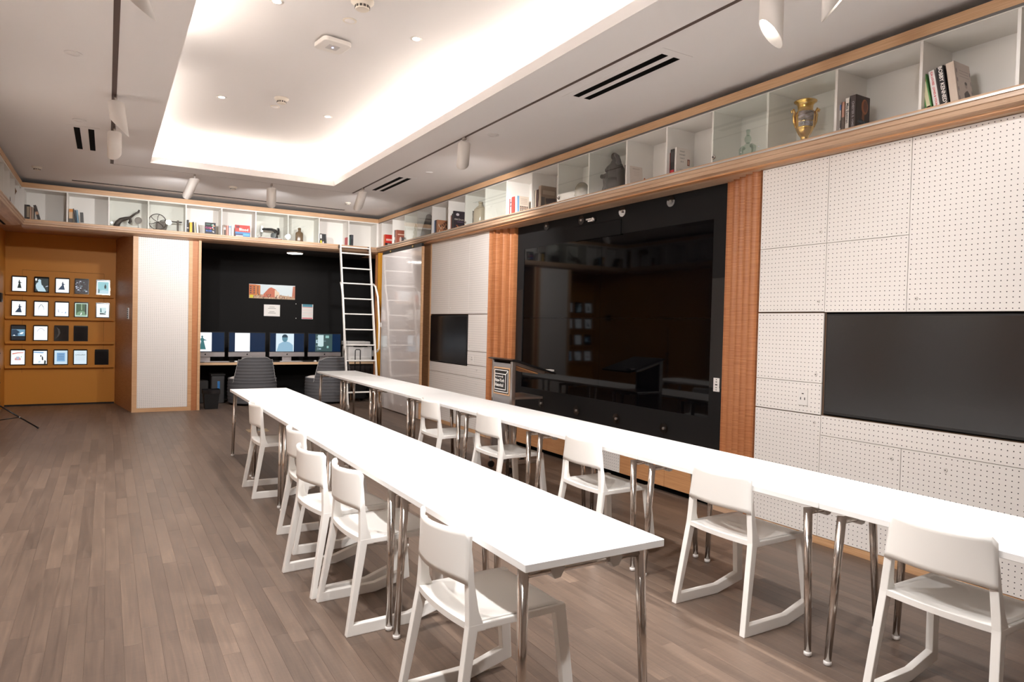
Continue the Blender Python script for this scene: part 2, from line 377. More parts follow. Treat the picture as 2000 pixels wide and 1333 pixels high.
mk = MB(); ya, yb = 12.56, 12.66
mk.prism([(sx_(ya)-.012, ya), (sx_(yb)-.012, yb), (sx_(yb)-.001, yb), (sx_(ya)-.001, ya)], 1.48, 1.66, 'z').build('plate', M_STEEL, t)
for q in range(5):
    z = 1.495+q*.033; MB().prism([(sx_(ya+.02)-.016, ya+.02), (sx_(yb-.02)-.016, yb-.02), (sx_(yb-.02)-.012, yb-.02), (sx_(ya+.02)-.012, ya+.02)], z, z+.02, 'z').build('button', M_BLACKP, t)

# ------------------------------------------------------------------ display shelves
def lockpart(c, n, parent):
    c = Vector(c); n = Vector(n); MB().cyl(c, c+n*.012, .018, .014, 14).cyl(c+n*.012, c+n*.016, .007, n=8, mi=1).build('lock', [M_CHROME, M_BLACKP], parent)
def ledge_prof(s):
    """(outward distance from shelf front, z) ; s = +1"""
    return [(-.34, ZL), (.045, ZL), (.05, ZL-.008), (.05, ZL-.024), (.040, ZL-.027), (.040, ZL-.054), (.030, ZL-.058), (.024, ZL-.084), (-.012, ZL-.090), (-.02, ZL-.096), (-.104, ZL-.1125), (-.34, ZL-.1125)]
SH = .018
# right
RB = [1.31, 1.845, 2.37, 2.941, 3.509, 4.056, 4.60, 5.149, 5.75, 6.316, 6.859, 7.449, 8.017, 8.606, 9.158, 9.747, 10.318, 10.87, 11.446, 12.0]
RB = [-1.15, -.6, -.06, .49]+[.9]+RB
sr = thing('display_shelf', 'long white open shelf with wood ledge running above the black video wall', 'shelf', (XR, 6, ZB))
MB().prism([(XR-o, z) for o, z in ledge_prof(1)], YF, YS-.03, 'y').build('ledge', M_TAN, sr)
MB().box(XR-.052, XR-.048, YF, YS-.05, ZL-.026, ZL-.014).build('ledge_rail', M_STEEL, sr)
MB().box(XR-.01, XR+.03, YF, YS+.02, ZT0, ZT1).build('top_trim', M_TANY, sr)
MB().box(XR+.0, XR+.36, YF, YS, ZT0-.02, ZT0).box(XR+.34, XR+.36, YF, YS, ZL, ZT0).box(XR, XR+.35, YF, YS, ZL-.002, ZL+.004).build('carcass', M_SHELF, sr)
for y in RB: MB().box(XR+.004, XR+.34, y-SH/2, y+SH/2, ZL, ZT0-.02).build('divider', M_SHELF, sr)
MB().box(XR+.002, XR+.03, 11.99, YS+.02, ZL, ZT0-.02).build('corner_filler', M_SHELF, sr)
for y0, y1 in ((2.941, 4.056), (5.149, 6.316), (7.449, 8.606), (9.747, 10.87)):
    MB().box(XR-.004, XR+.001, y0+.012, y1-.004, ZL+.006, ZT0-.004).build('glass_door', M_GLASS, sr)
    lockpart((XR-.004, y1-.03, ZL+.05), (-1, 0, 0), sr)
MB().box(XR-.006, XR+.012, YF, YS-.02, ZT0-.014, ZT0).build('glass_channel', mat('channel_grey', (120, 118, 116), .4, .7), sr)
# back
BB = [-1.058+.5345*i for i in range(11)]
sb = thing('display_shelf', 'white open shelf with wood ledge above the black computer nook', 'shelf', (1.6, YS, ZB))
MB().prism([(YS-o, z) for o, z in ledge_prof(1)], XLF, XR+.0, 'x').build('ledge', M_TAN, sb)
MB().box(XLF, XR-.05, YS-.052, YS-.048, ZL-.026, ZL-.014).build('ledge_rail', M_TANY, sb)
MB().box(XLF-.01, XR+.01, YS-.01, YS+.03, ZT0, ZT1).build('top_trim', M_TANY, sb)
MB().box(XLF-.34, XR+.36, YS, YS+.36, ZT0-.02, ZT0).box(XLF-.34, XR+.36, YS+.34, YS+.36, ZL, ZT0).box(XLF-.34, XR+.36, YS, YS+.35, ZL-.002, ZL+.004).build('carcass', M_SHELF, sb)
for x in BB: MB().box(x-SH/2, x+SH/2, YS+.004, YS+.34, ZL, ZT0-.02).build('divider', M_SHELF, sb)
MB().box(XLF-.05, BB[0], YS+.003, YS+.02, ZL, ZT0-.02).box(BB[-1], XR+.02, YS+.003, YS+.02, ZL, ZT0-.02).build('corner_filler', M_SHELF, sb)
for i0, i1 in ((2, 4), (6, 8)):
    MB().box(BB[i0]+.01, BB[i1]-.004, YS-.004, YS+.001, ZL+.006, ZT0-.004).build('glass_door', M_GLASS, sb)
    lockpart((BB[i0]+.04, YS-.004, ZL+.05), (0, -1, 0), sb)
# left
sl_ = thing('display_shelf', 'white wood-edged shelf along the yellow side wall beside the tablets', 'shelf', (XLF, 6, ZB))
MB().prism([(XLF+o, z) for o, z in ledge_prof(1)], YF, YS-.03, 'y').build('ledge', M_TAN, sl_)
MB().box(XLF-.2, XLF-.17, YF, YS-.1, ZB-.012, ZB-.002).build('soffit_slot', M_DARK, sl_)
MB().box(XLF-.03, XLF+.01, YF, YS+.02, ZT0, ZT1).build('top_trim', M_TANY, sl_)
MB().box(XLF-.35, XLF, YF, YS, ZT0-.02, ZT0).box(XLF-.35, XLF-.33, YF, YS, ZL, ZT0).box(XLF-.34, XLF, YF, YS, ZL-.002, ZL+.004).build('carcass', M_SHELF, sl_)
for i in range(25): y = 11.95-.566*i; y > YF and MB().box(XLF-.33, XLF-.004, y-SH/2, y+SH/2, ZL, ZT0-.02).build('divider', M_SHELF, sl_)
for i in range(6): y = 9.5-i*1.9; MB().box(-1.2, -1.188, y-1.2, y, .12, 2.75).build('cladding_panel', M_PEG, lp)
# wood soffit under the right shelf, behind the ledge
tag(MB().box(XR+.02, XWALL, YF, YW-.6, ZB-.002, ZB+.02).build('trim_3', M_BASE), kind='structure')

# ------------------------------------------------------------------ right wall: perforated cabinets
def cabinet(label, cells, y0, y1, locks, base=True):
    t = thing('panel_cabinet', label, 'cabinet', (XP, (y0+y1)/2, 0))
    MB().box(XP+.022, XWALL-.03, y0, y1, .05, ZB-.004).build('carcass', mat('cab_carcass', (120, 92, 70), .7), t)
    MB().box(XP-.004, XWALL-.03, y0, y1, 0, .052).build('plinth', M_TANY, t)
    ps = []
    for a0, a1, z0, z1 in cells: ps.append(peg_panel(MB(), 'x', a0, a1, z0, z1, XP).build('perforated_door', M_PEG, t, fix=False))
    for i, y, z in locks: MB().cyl((XP-.006, y, z), (XP+.001, y, z), .011, .012, 12).cyl((XP-.007, y, z), (XP-.006, y, z), .004, n=6, mi=1).build('lock', [M_LOCK, M_BLACKP], ps[i])
    return t
ZA = [.055, .787, .93, 1.158, 1.671, 2.167, 2.79]
N = [1.72, 2.465, 3.047, 3.622]
cabinet('white perforated cabinet wall around the large television by the table end', [
    (N[2], N[3], ZA[5], ZA[6]), (N[2], N[3], ZA[4]+.004, ZA[5]), (N[2], N[3], ZA[3], ZA[4]-.004), (N[2], N[3], ZA[2], ZA[3]), (N[2], N[3], ZA[0], ZA[2]-.004),
    (N[1], N[2], ZA[5], ZA[6]), (N[1], N[2], ZA[4], ZA[5]), (N[0], N[1], ZA[4], ZA[6]), (N[0], N[2], ZA[1], ZA[2]), (N[1], N[2], ZA[0], ZA[1]), (N[0], N[1], ZA[0], ZA[1])],
    N[0], N[3], [(0, N[2]+.05, 2.25), (1, N[2]+.05, 1.75), (2, N[2]+.05, 1.22), (4, N[2]+.05, .87), (7, N[1]-.06, 1.755), (9, N[1]+.06, .71), (10, 2.19, .70)])
Fy = [8.06, 8.645, 9.30, 9.955]
cabinet('white perforated cabinet wall around the small television beside the whiteboard', [
    (Fy[0], Fy[1], ZA[4]+.004, ZA[6]), (Fy[1], Fy[2], ZA[4]+.004, ZA[6]), (Fy[2], Fy[3], ZA[4]+.004, ZA[6]), (Fy[0], Fy[1], 1.15, ZA[4]-.004), (Fy[0], Fy[1], .955, 1.146), (Fy[0], Fy[1], .78, .95), (Fy[0], Fy[1], ZA[0], .776),
    (Fy[1], Fy[3], .785, .93), (Fy[1], Fy[3], ZA[0], .781)],
    Fy[0], Fy[3], [(5, 8.35, .888), (6, 8.34, .70), (8, 9.27, .70), (0, 8.1, 1.76), (1, 9.25, 1.76), (3, 8.58, 1.22)])
# rest of the wall towards the camera side
pz = tag(MB().box(XP, XWALL, YF, N[0]-.24, 0, ZB-.004).build('trim_4', M_COLW), kind='structure')
for i in range(3): peg_panel(MB(), 'x', YF+.1+i*1.05, YF+1.1+i*1.05, .1, 2.7, XP-.012).build('perforated_panel', M_PEG, pz, fix=False)
# fluted pilasters (stepped fins)
def pilaster(n, y0, y1, x0, x1, nf, flip=False):
    p = tag(MB().box(max(x0, x1)+.012, XWALL, min(y0, y1), max(y0, y1), 0, ZB-.003).build('trim_%d' % n, M_ROSE), kind='structure')
    for i in range(nf):
        a, b = y0+(y1-y0)*i/nf, y0+(y1-y0)*(i+1)/nf; xa = x0+(x1-x0)*i/max(1, nf-1)
        s = 1 if b > a else -1; xe = max(x0, x1)+.03
        arc = [(xa+.026*math.sin(math.pi*q/9)**.8, a+s*.004+(b-a-s*.008)*q/9) for q in range(10)]
        MB().prism(arc+[(xe, b-s*.004), (xe, a+s*.004)], .05, ZB-.006, 'z').build('fin', M_ROSE, p)
    MB().box(max(x0, x1)-.10, XWALL, min(y0, y1)+.002, max(y0, y1)-.002, 0, .05).build('plinth', M_TAN, p)
pilaster(5, N[3]+.003, 4.085, XP-.012, XS-.03, 5)
pilaster(6, Fy[0]-.003, 7.575, XP-.012, XS-.05, 4)
pilaster(7, N[0]-.003, N[0]-.235, XP-.012, XP+.02, 3)
# wood frame between whiteboard and far cabinet, and corner post
f8 = tag(MB().box(XP+.03, XWALL, Fy[3]+.002, 10.36, 0, ZB-.003).build('trim_8', M_COLW), kind='structure')
MB().box(XP-.01, XP+.04, Fy[3]+.003, 9.995, .0, ZB-.003).build('frame_edge', M_TANY, f8)
for z0, z1 in ((.05, 1.0), (1.004, 2.08), (2.084, ZB-.003)): MB().box(XP+.012, XP+.04, 9.997, 10.30, z0, z1).build('frame_panel', M_COLW, f8)
MB().box(XP-.03, XP+.04, 10.30, 10.345, 0, ZB-.003).build('frame_edge', M_TANY, f8)
f9 = tag(MB().box(4.335, 4.70, YC-.28, YC+.05, 0, ZB-.003).build('trim_9', M_COLW), kind='structure')
MB().box(4.325, 4.345, YC-.15, YC-.10, 0, ZB-.003).box(4.325, 4.70, YC-.01, YC+.052, 0, ZB-.003).build('post_face', M_ROSE, f9)
MB().box(4.26, 4.335, YC-.30, YC-.26, 0, ZB-.003).build('post_edge', mat('amber_edge', (206, 142, 40), .45), f9)
tag(MB().box(XP+.06, XWALL, 10.36, YC-.28, 0, ZB-.003).build('trim_10', M_COLW), kind='structure')
# sliding whiteboard
t = thing('sliding_whiteboard', 'tall glossy white sliding board beside the black nook', 'whiteboard', (4.25, 10.8, 0))
MB().box(4.235, 4.262, 9.93, 11.715, .012, 2.735).build('panel', mat('gloss_white', (226, 219, 216), .07, coat=.4), t, bevel=.003)
MB().box(4.232, 4.268, 9.905, 9.93, .012, 2.735).build('edge_strip', M_TANY, t)
MB().box(4.24, 4.275, 9.95, 11.70, 2.735, 2.79).build('hanger_rail', M_BLACKP, t)
MB().box(4.222, 4.236, 11.70, 11.725, 1.44, 1.52).build('handle', M_WHITE, t)
for y in (10.3, 11.3): MB().cyl((4.225, y, 2.765), (4.242, y, 2.765), .018).build('roller', mat('brass', (200, 170, 110), .3, 1), t)
# wood strip at right of the board
tag(MB().box(4.34, XP+.06, 10.345, 10.42, 0, ZB-.003).build('trim_11', M_TANY), kind='structure')

# ------------------------------------------------------------------ black video wall
t = thing('video_wall', 'huge black glass video wall between two fluted wood pilasters', 'screen', (XS, 5.83, 0))
y0, y1, z0, z1 = 4.09, 7.57, .47, ZB-.004; gy0, gy1, gz0, gz1 = 4.25, 7.41, .745, 2.503
MB().box(XS, XS+.03, y0, y1, gz1, z1).build('surround_panel', M_BLACK, t)
MB().box(XS, XS+.03, y0, y1, z0, gz0).build('surround_panel', M_BLACK, t)
MB().box(XS, XS+.03, y0, gy0, gz0, gz1).build('surround_panel', M_BLACK, t)
MB().box(XS, XS+.03, gy1, y1, gz0, gz1).build('surround_panel', M_BLACK, t)
for a, b in ((y0+.006, gy0-.004), (gy1+.004, y1-.006)):
    MB().box(XS-.006, XS, a, b, 1.02, 1.98).build('side_cover', M_BLACKP, t, bevel=.002)
ym, zm = (gy0+gy1)/2, (gz0+gz1)/2
for a, b in ((gy0, ym), (ym, gy1)):
    for c, d in ((gz0, zm), (zm, gz1)): MB().box(XS+.006, XS+.03, a+.0012, b-.0012, c+.0012, d-.0012).build('display_panel', M_GLASSB, t)
MB().box(XS-.012, XS, 5.50, 6.32, 2.495, 2.655).build('speaker_bar', mat('speaker_cloth', (16, 16, 17), .7, spec=.2), t, bevel=.003)
mp = MB(); mp.cyl((XS-.04, 5.95, 2.70), (XS, 5.95, 2.70), .024, n=10)
for q in (-.02, .015): mp.obox((XS-.04, 5.95+.05+q, 2.70+q*.6), (1, 0, 0), (0, 1, 0), (0, 0, 1), .006, .045, .008)
mp.build('cable_clamp', M_STEEL, t)
for px, py in ((1070, 442), (1138, 431), (1218, 414), (1313, 394), (1059, 788), (1128, 802), (1206, 818), (1299, 837)):
    p = bp(px, py, 0, XS); q = MB().cyl((XS-.022, p.y, p.z), (XS-.014, p.y, p.z), .052, n=24).build('standoff', M_ACRYL, t)
    MB().cyl((XS-.030, p.y, p.z), (XS, p.y, p.z), .013, n=14).build('standoff_bolt', mat('bolt_steel', (150, 146, 142), .4, .7), q)
# cabinets below the video wall
t = thing('low_cabinet', 'low wood drawer cabinet beneath the black video wall', 'cabinet', (4.46, 5.83, 0))
MB().box(4.475, XWALL-.03, 4.0, 7.57, .06, .465).build('carcass', M_BASE, t); MB().box(4.52, XWALL-.03, 4.0, 7.57, 0, .06).build('toe_kick', M_DARK, t)  # near-black toe kick colour stands in for the shadow in the floor gap
for a, b, m in ((4.03, 4.66, 0), (4.66, 5.30, 0), (5.30, 5.82, 1), (5.82, 6.62, 0), (6.62, 7.56, 0)):
    if m: peg_panel(MB(), 'x', a, b, .06, .465, 4.46).build('perforated_door', M_PEG, t, fix=False)
    else: MB().box(4.46, 4.476, a+.002, b-.002, .06, .465).build('drawer_front', M_BASE, t, bevel=.0015)
# wall plates
def plate(name, label, x, ya, yb, za, zb, marks):
    t = thing(name, label, 'socket', (x, (ya+yb)/2, (za+zb)/2)); MB().box(x-.007, x, ya, yb, za, zb).build('plate', M_WHITE, t, bevel=.002)
    for yy, zz, hy, hz in marks: MB().box(x-.0085, x-.0065, yy-hy, yy+hy, zz-hz, zz+hz).build('socket_slot', M_BLACKP, t)
p = bp(1400, 752, 0, XS); plate('input_plate', 'white input plate on the black screen surround', XS, p.y-.035, p.y+.035, p.z-.06, p.z+.06, [(p.y, p.z, .012, .005), (p.y, p.z+.025, .008, .003), (p.y, p.z-.025, .008, .003), (p.y, p.z+.045, .004, .004), (p.y, p.z-.045, .004, .004)])
plate('power_plate', 'white power outlet plate on perforated panel next to the large television', XP, 3.155, 3.235, .985, 1.10, [(3.195, 1.072, .008, .0035), (3.212, 1.035, .003, .009), (3.178, 1.035, .003, .009)])
plate('power_plate', 'white power outlet plate on perforated panel next to the small television', XP, 8.46, 8.53, .97, 1.09, [(8.495, 1.06, .008, .0035), (8.51, 1.03, .003, .008), (8.48, 1.03, .003, .008)])
# televisions
def tv(label, ya, yb, za, zb):
    t = thing('television', label, 'television', (XP, (ya+yb)/2, za))
    MB().box(XP+.014, XP+.02, ya-.012, yb+.012, za-.01, zb+.012).build('niche', M_DARK, t)
    MB().box(XP-.006, XP+.014, ya, yb, za, zb).build('bezel', M_BLACKP, t, bevel=.003)
    MB().box(XP-.0075, XP-.0055, ya+.012, yb-.012, za+.018, zb-.012).build('display_panel', M_TV, t)
tv('large black television set into white perforated panels opposite the table end', 1.74, 3.025, .945, 1.658)
tv('small black television set into white perforated panels between whiteboard and lectern', 8.66, 9.94, .94, 1.655)

# ================================================================== CEILING FIXTURES
M_LAMPW = mat('lamp_white', (238, 232, 226), .45); M_GLOW = mat('lamp_glow', (255, 250, 240), .5, emit=14)
def spot(x, y, aim, label, power=1.0, size=62, tilt=(0, 0)):
    """track head hanging from a channel, aimed at a point"""
    top = Vector((x, y, H)); d = (Vector(aim)-Vector((x, y, H-.2))).normalized()
    t = thing('track_spotlight', label, 'spotlight', (x, y, H), group='track spotlights')
    MB().box(x-.012, x+.012, y-.03, y+.03, H-.03, H).build('track_adapter', M_CHROME, t)
    MB().cyl((x, y, H-.08), (x, y, H-.03), .009, n=8).build('stem', M_LAMPW, t)
    hd = Vector((d.x, d.y, 0)); hd = hd.normalized() if hd.length > .05 else Vector((1, 0, 0)); sl = .075*min(1, math.hypot(d.x, d.y)/.5)
    zt_, zb_, r = H-.06, H-.285, .066; mb = MB(); nn = 32
    for rr, zz, k in ((r*.9, zt_, 0), (r, zt_-.012, 0), (r, zb_, 1), (r-.004, zb_, 1), (r-.006, zb_+.12, 0)):
        for i in range(nn): q = 2*math.pi*i/nn; mb.v.append((x+rr*math.cos(q), y+rr*math.sin(q), zz+k*sl*(math.cos(q)*hd.x+math.sin(q)*hd.y)))
    for k in range(4):
        for i in range(nn): j = (i+1) % nn; mb.face((k*nn+i, k*nn+j, k*nn+nn+j, k*nn+nn+i), 0, k in (0, 1, 3))
    mb.v = [(a+tilt[0]*(zt_-c), b_+tilt[1]*(zt_-c), c) for a, b_, c in mb.v]
    mb.face(range(nn)); mb.build('lamp_housing', M_LAMPW, t, fix=False)
    lc = Vector((x+tilt[0]*.16, y+tilt[1]*.16, zb_+.062)); MB().cyl(lc-d*.02, lc, .03, .045, n=24).build('lamp_lens', [M_GLOW], t)
    b = lc+d*.055
    ld = bpy.data.lights.new('track_lamp', 'SPOT'); ld.energy = SPOT_W*power; ld.color = SPOT_COL; ld.spot_size = math.radians(min(size*1.7, 150)); ld.spot_blend = 1.0; ld.shadow_soft_size = .045
    lo = bpy.data.objects.new('track_lamp', ld); COL.objects.link(lo); lo.parent = t
    lo.location = b-Vector((x, y, H)); lo.rotation_euler = d.to_track_quat('-Z', 'Y').to_euler()
for a in [
    (.05, 4.28, (-1.3, 5.4, 1.3), 'white track spotlight over the floor edge before the large tray opening', 1.0, 62, (.36, 0)),
    (.05, 7.11, (-1.3, 7.6, 1.4), 'white track spotlight with lit mouth on the track nearest the tablet wall', .9, 62, (.14, 0)),
    (.05, 8.28, (.9, 11.6, 1.2), 'white track spotlight next to the small ceiling vent, facing the wood column', .9, 60),
    (1.02, 10.36, (.6, 12.6, 2.4), 'white track spotlight aimed at the back shelf above the wood column', .3, 70, (-.38, 0)),
    (2.04, 10.36, (2.3, 12.5, 2.3), 'white track spotlight aimed at the back shelf above the black nook', .42, 70),
    (3.226, 9.80, (3.9, 12.2, 2.0), 'white track spotlight aimed at the ladder', .6, 64, (-.3, 0)),
    (3.226, 6.49, (4.6, 8.9, 1.6), 'white track spotlight lone on the stretch between the two right-hand vents', .75, 64, (-.06, 0)),
    (3.226, 2.62, (1.5, 3.6, .7), 'glaring white track spotlight above the near left-row table', 1.15, 66),
    (3.226, 2.22, (4.4, 1.2, 1.3), 'glaring white track spotlight nearest the large television', .12, 95),
    (3.226, 1.2, (2.35, 2.5, 0), 'added unseen white track spotlight over the near end of the video-wall row', .75, 44),  # this head and the three below are added out of view for extra light
    (.05, 1.6, (3.4, 3.4, .7), 'added unseen white track spotlight over the aisle facing the near video-wall row', .6, 60),
    (.05, 2.6, (1.9, 3.2, .7), 'added unseen white track spotlight over the aisle, above the near end of the left row', .8, 66),
    (.05, .6, (.6, 1.8, 0), 'added unseen white track spotlight over the aisle behind the photographer', .5, 70)]: spot(*a)
def downlight(x, y, z, label):
    t = thing('downlight', label, 'downlight', (x, y, z), group='recessed downlights in the tray')
    MB().lathe([(.03, -.001), (.048, -.004), (.052, 0)], (x, y, z), 24).build('trim_ring', M_LAMPW, t)
    MB().cyl((x, y, z-.003), (x, y, z-.001), .03, n=20).build('lamp_lens', M_GLOW, t)
    ld = bpy.data.lights.new('down_lamp', 'SPOT'); ld.energy = DOWN_W; ld.color = SPOT_COL; ld.spot_size = 1.75; ld.spot_blend = .9; ld.shadow_soft_size = .04
    lo = bpy.data.objects.new('down_lamp', ld); COL.objects.link(lo); lo.parent = t; lo.location = (0, 0, -.012)
for px, py, nm in ((541, 3, 'on the tablet-wall side near the smoke detector pair'), (813, 76, 'on the video-wall side level with the access point'), (433, 190, 'on the tablet-wall side level with the far smoke detector'), (640, 228, 'on the video-wall side level with the far smoke detector')):
    p = bp(px, py, 2, ZTR); downlight(p.x, p.y, ZTR, 'small round recessed tray downlight '+nm)
for x, y, nm in ((.99, 2.7, 'on the aisle side behind the near detector'), (2.25, 2.7, 'on the video-wall side behind the near detector')): downlight(x, y, ZTR, 'small round recessed tray downlight '+nm)
M_DET = mat('detector_cream', (236, 226, 212), .5)
def detector(px, py, z, r, label):
    p = bp(px, py, 2, z); t = thing('smoke_detector', label, 'detector', p, group='ceiling detectors')
    MB().lathe([(r*.55, -.001-r*.75), (r*.62, -r*.7), (r*.62, -r*.45), (r*.7, -r*.4), (r, -r*.16), (r, -.0005)], p, 28).build('housing', M_DET, t)
    for q in range(12): a = q*math.pi/6; MB().obox((p.x+r*.63*math.cos(a), p.y+r*.63*math.sin(a), p.z-r*.57), (math.cos(a), math.sin(a), 0), (-math.sin(a), math.cos(a), 0), (0, 0, 1), .002, r*.1, r*.1).build('vent_slot', mat('det_slot', (90, 84, 78), .7), t)
detector(708, 2, ZTR, .085, 'cream smoke detector beside a flush speaker disc in the tray'); detector(550, 192, ZTR, .075, 'cream smoke detector at the far end of the tray')
detector(72, 326, H, .06, 'small cream sensor on the dark ceiling corner near the tablet wall'); detector(455, 365, H, .06, 'small cream sensor on ceiling before the back shelf'); detector(680, 396, H, .05, 'small cream sensor on ceiling near the ladder corner')
def disc(px, py, z, r, label):
    p = bp(px, py, 2, z); t = thing('ceiling_disc', label, 'cover plate', p, group='flush ceiling discs')
    MB().lathe([(r, -.0005), (r, -.004), (r*.93, -.006), (.0001, -.006)], p, 28).build('cover', M_DET if z > 3.6 else M_CEIL, t)
    MB().lathe([(r*.72, -.0062), (r*.72, -.007), (.0001, -.007)], p, 24).build('centre_plate', M_CEIL, t)
disc(683, 40, ZTR, .055, 'flush round cover beside the near smoke detector in the tray'); disc(537, 208, ZTR, .05, 'flush round cover beside the far smoke detector in the tray')
disc(143, 104, H, .06, 'flush round cover on low ceiling above the aisle'); disc(155, 235, H, .06, 'flush round cover beside the small twin-slot vent'); disc(963, 264, H, .06, 'flush round cover between the track and the shelf over the lectern'); disc(838, 337, H, .05, 'flush round cover beside the vent near the ladder')
p = bp(650, 80, 2, ZTR); t = thing('wifi_access_point', 'white rounded square access point with blue light in the tray', 'access point', p)
def rrect(w, h, r, n=5): return [(sx*(w-r)+r*math.cos(a), sy*(h-r)+r*math.sin(a)) for sx, sy, a0 in ((1, 1, 0), (-1, 1, 90), (-1, -1, 180), (1, -1, 270)) for a in [math.radians(a0+90*i/n) for i in range(n+1)]]
ca, sa = math.cos(.15), math.sin(.15); rot = lambda q: [(p.x+x*ca-y*sa, p.y+x*sa+y*ca) for x, y in q]
MB().prism(rot(rrect(.125, .125, .045)), p.z-.055, p.z-.018, 'z').build('housing', M_LAMPW, t, bevel=.008, seg=2)
MB().prism(rot(rrect(.05, .05, .012)), p.z-.057, p.z-.055, 'z').build('badge', mat('badge_grey', (206, 200, 196), .5), t); MB().prism(rot(rrect(.06, .06, .01)), p.z-.018, p.z, 'z').build('bracket', M_STEEL, t)
MB().cyl((p.x, p.y, p.z-.060), (p.x, p.y, p.z-.057), .008, n=10).build('status_light', mat('blue_led', (170, 180, 255), .4, emit=4), t)
# light inside the nook
t = thing('ceiling_disc_light', 'round lit ceiling lamp inside the black computer nook', 'ceiling light', (3.02, 13.1, 2.81))
MB().lathe([(.145, -.03), (.15, -.02), (.15, 0)], (3.02, 13.1, 2.81), 32).build('rim', M_LAMPW, t)
MB().lathe([(.0001, -.036), (.13, -.034), (.143, -.028)], (3.02, 13.1, 2.81), 32).build('diffuser', mat('disc_glow', (255, 246, 232), .5, emit=22), t)

# ================================================================== FURNITURE
# table 1.24 x .61, long side along y ; origin = floor centre
U = 1.2434; TW = .61; TT = .74
def make_table():
    t = local('folding_table', 'x', 'table')
    hx, hy = TW/2, U/2-.0015
    tp = MB().box(-hx, hx, -hy, hy, TT-.028, TT).build('tabletop', M_TABLE, t, bevel=.002)
    for sy in (-1, 1):
        zr = TT-.066; MB().cyl((-hx+.045, sy*(hy-.085), zr), (hx-.045, sy*(hy-.085), zr), .0165, n=14).build('leg_rail', M_CHROME, t)
        for sx in (-1, 1):
            a = Vector((sx*(hx-.045), sy*(hy-.085), zr+.016)); b = Vector((sx*(hx-.03), sy*(hy-.05), .02))
            lg = MB().cyl(b, a, .0155, .0205, 16).build('leg', M_CHROME, t)
            MB().lathe([(.012, 0), (.018, .004), (.0185, .016), (.015, .022)], (b.x, b.y, 0), 14).build('foot', M_WHITE, lg)
            q = sx*.13; MB().prism([(q-.030, TT-.028), (q+.030, TT-.028), (q+.028, TT-.066), (q+.012, TT-.092), (q-.012, TT-.095), (q-.024, TT-.078)], sy*(hy-.085)-.022, sy*(hy-.085)+.022, 'y').build('bracket', mat('bracket_grey', (205, 202, 198), .5), t)
    return t
T0 = make_table(); used = [False]
def place_table(x, y, label, group):
    o = T0 if not used[0] else copy_tree(T0); used[0] = True
    o.location = (x, y, 0); o['label'] = label; o['group'] = group
XL = 1.1813; XRT = 2.821; YL0 = 1.8584; YR0 = 1.94-U
for i in range(5): place_table(XL+TW/2, YL0+U*(i+.5), ['first', 'second', 'third', 'fourth', 'fifth'][i]+' white table from the free end of the row beside the open aisle', 'tables in the row beside the aisle')
for i in range(8): place_table(XRT+TW/2, YR0+U*(i+.5), ORD[7-i]+' white table from the ladder in the row along the video wall', 'tables in the row along the video wall')

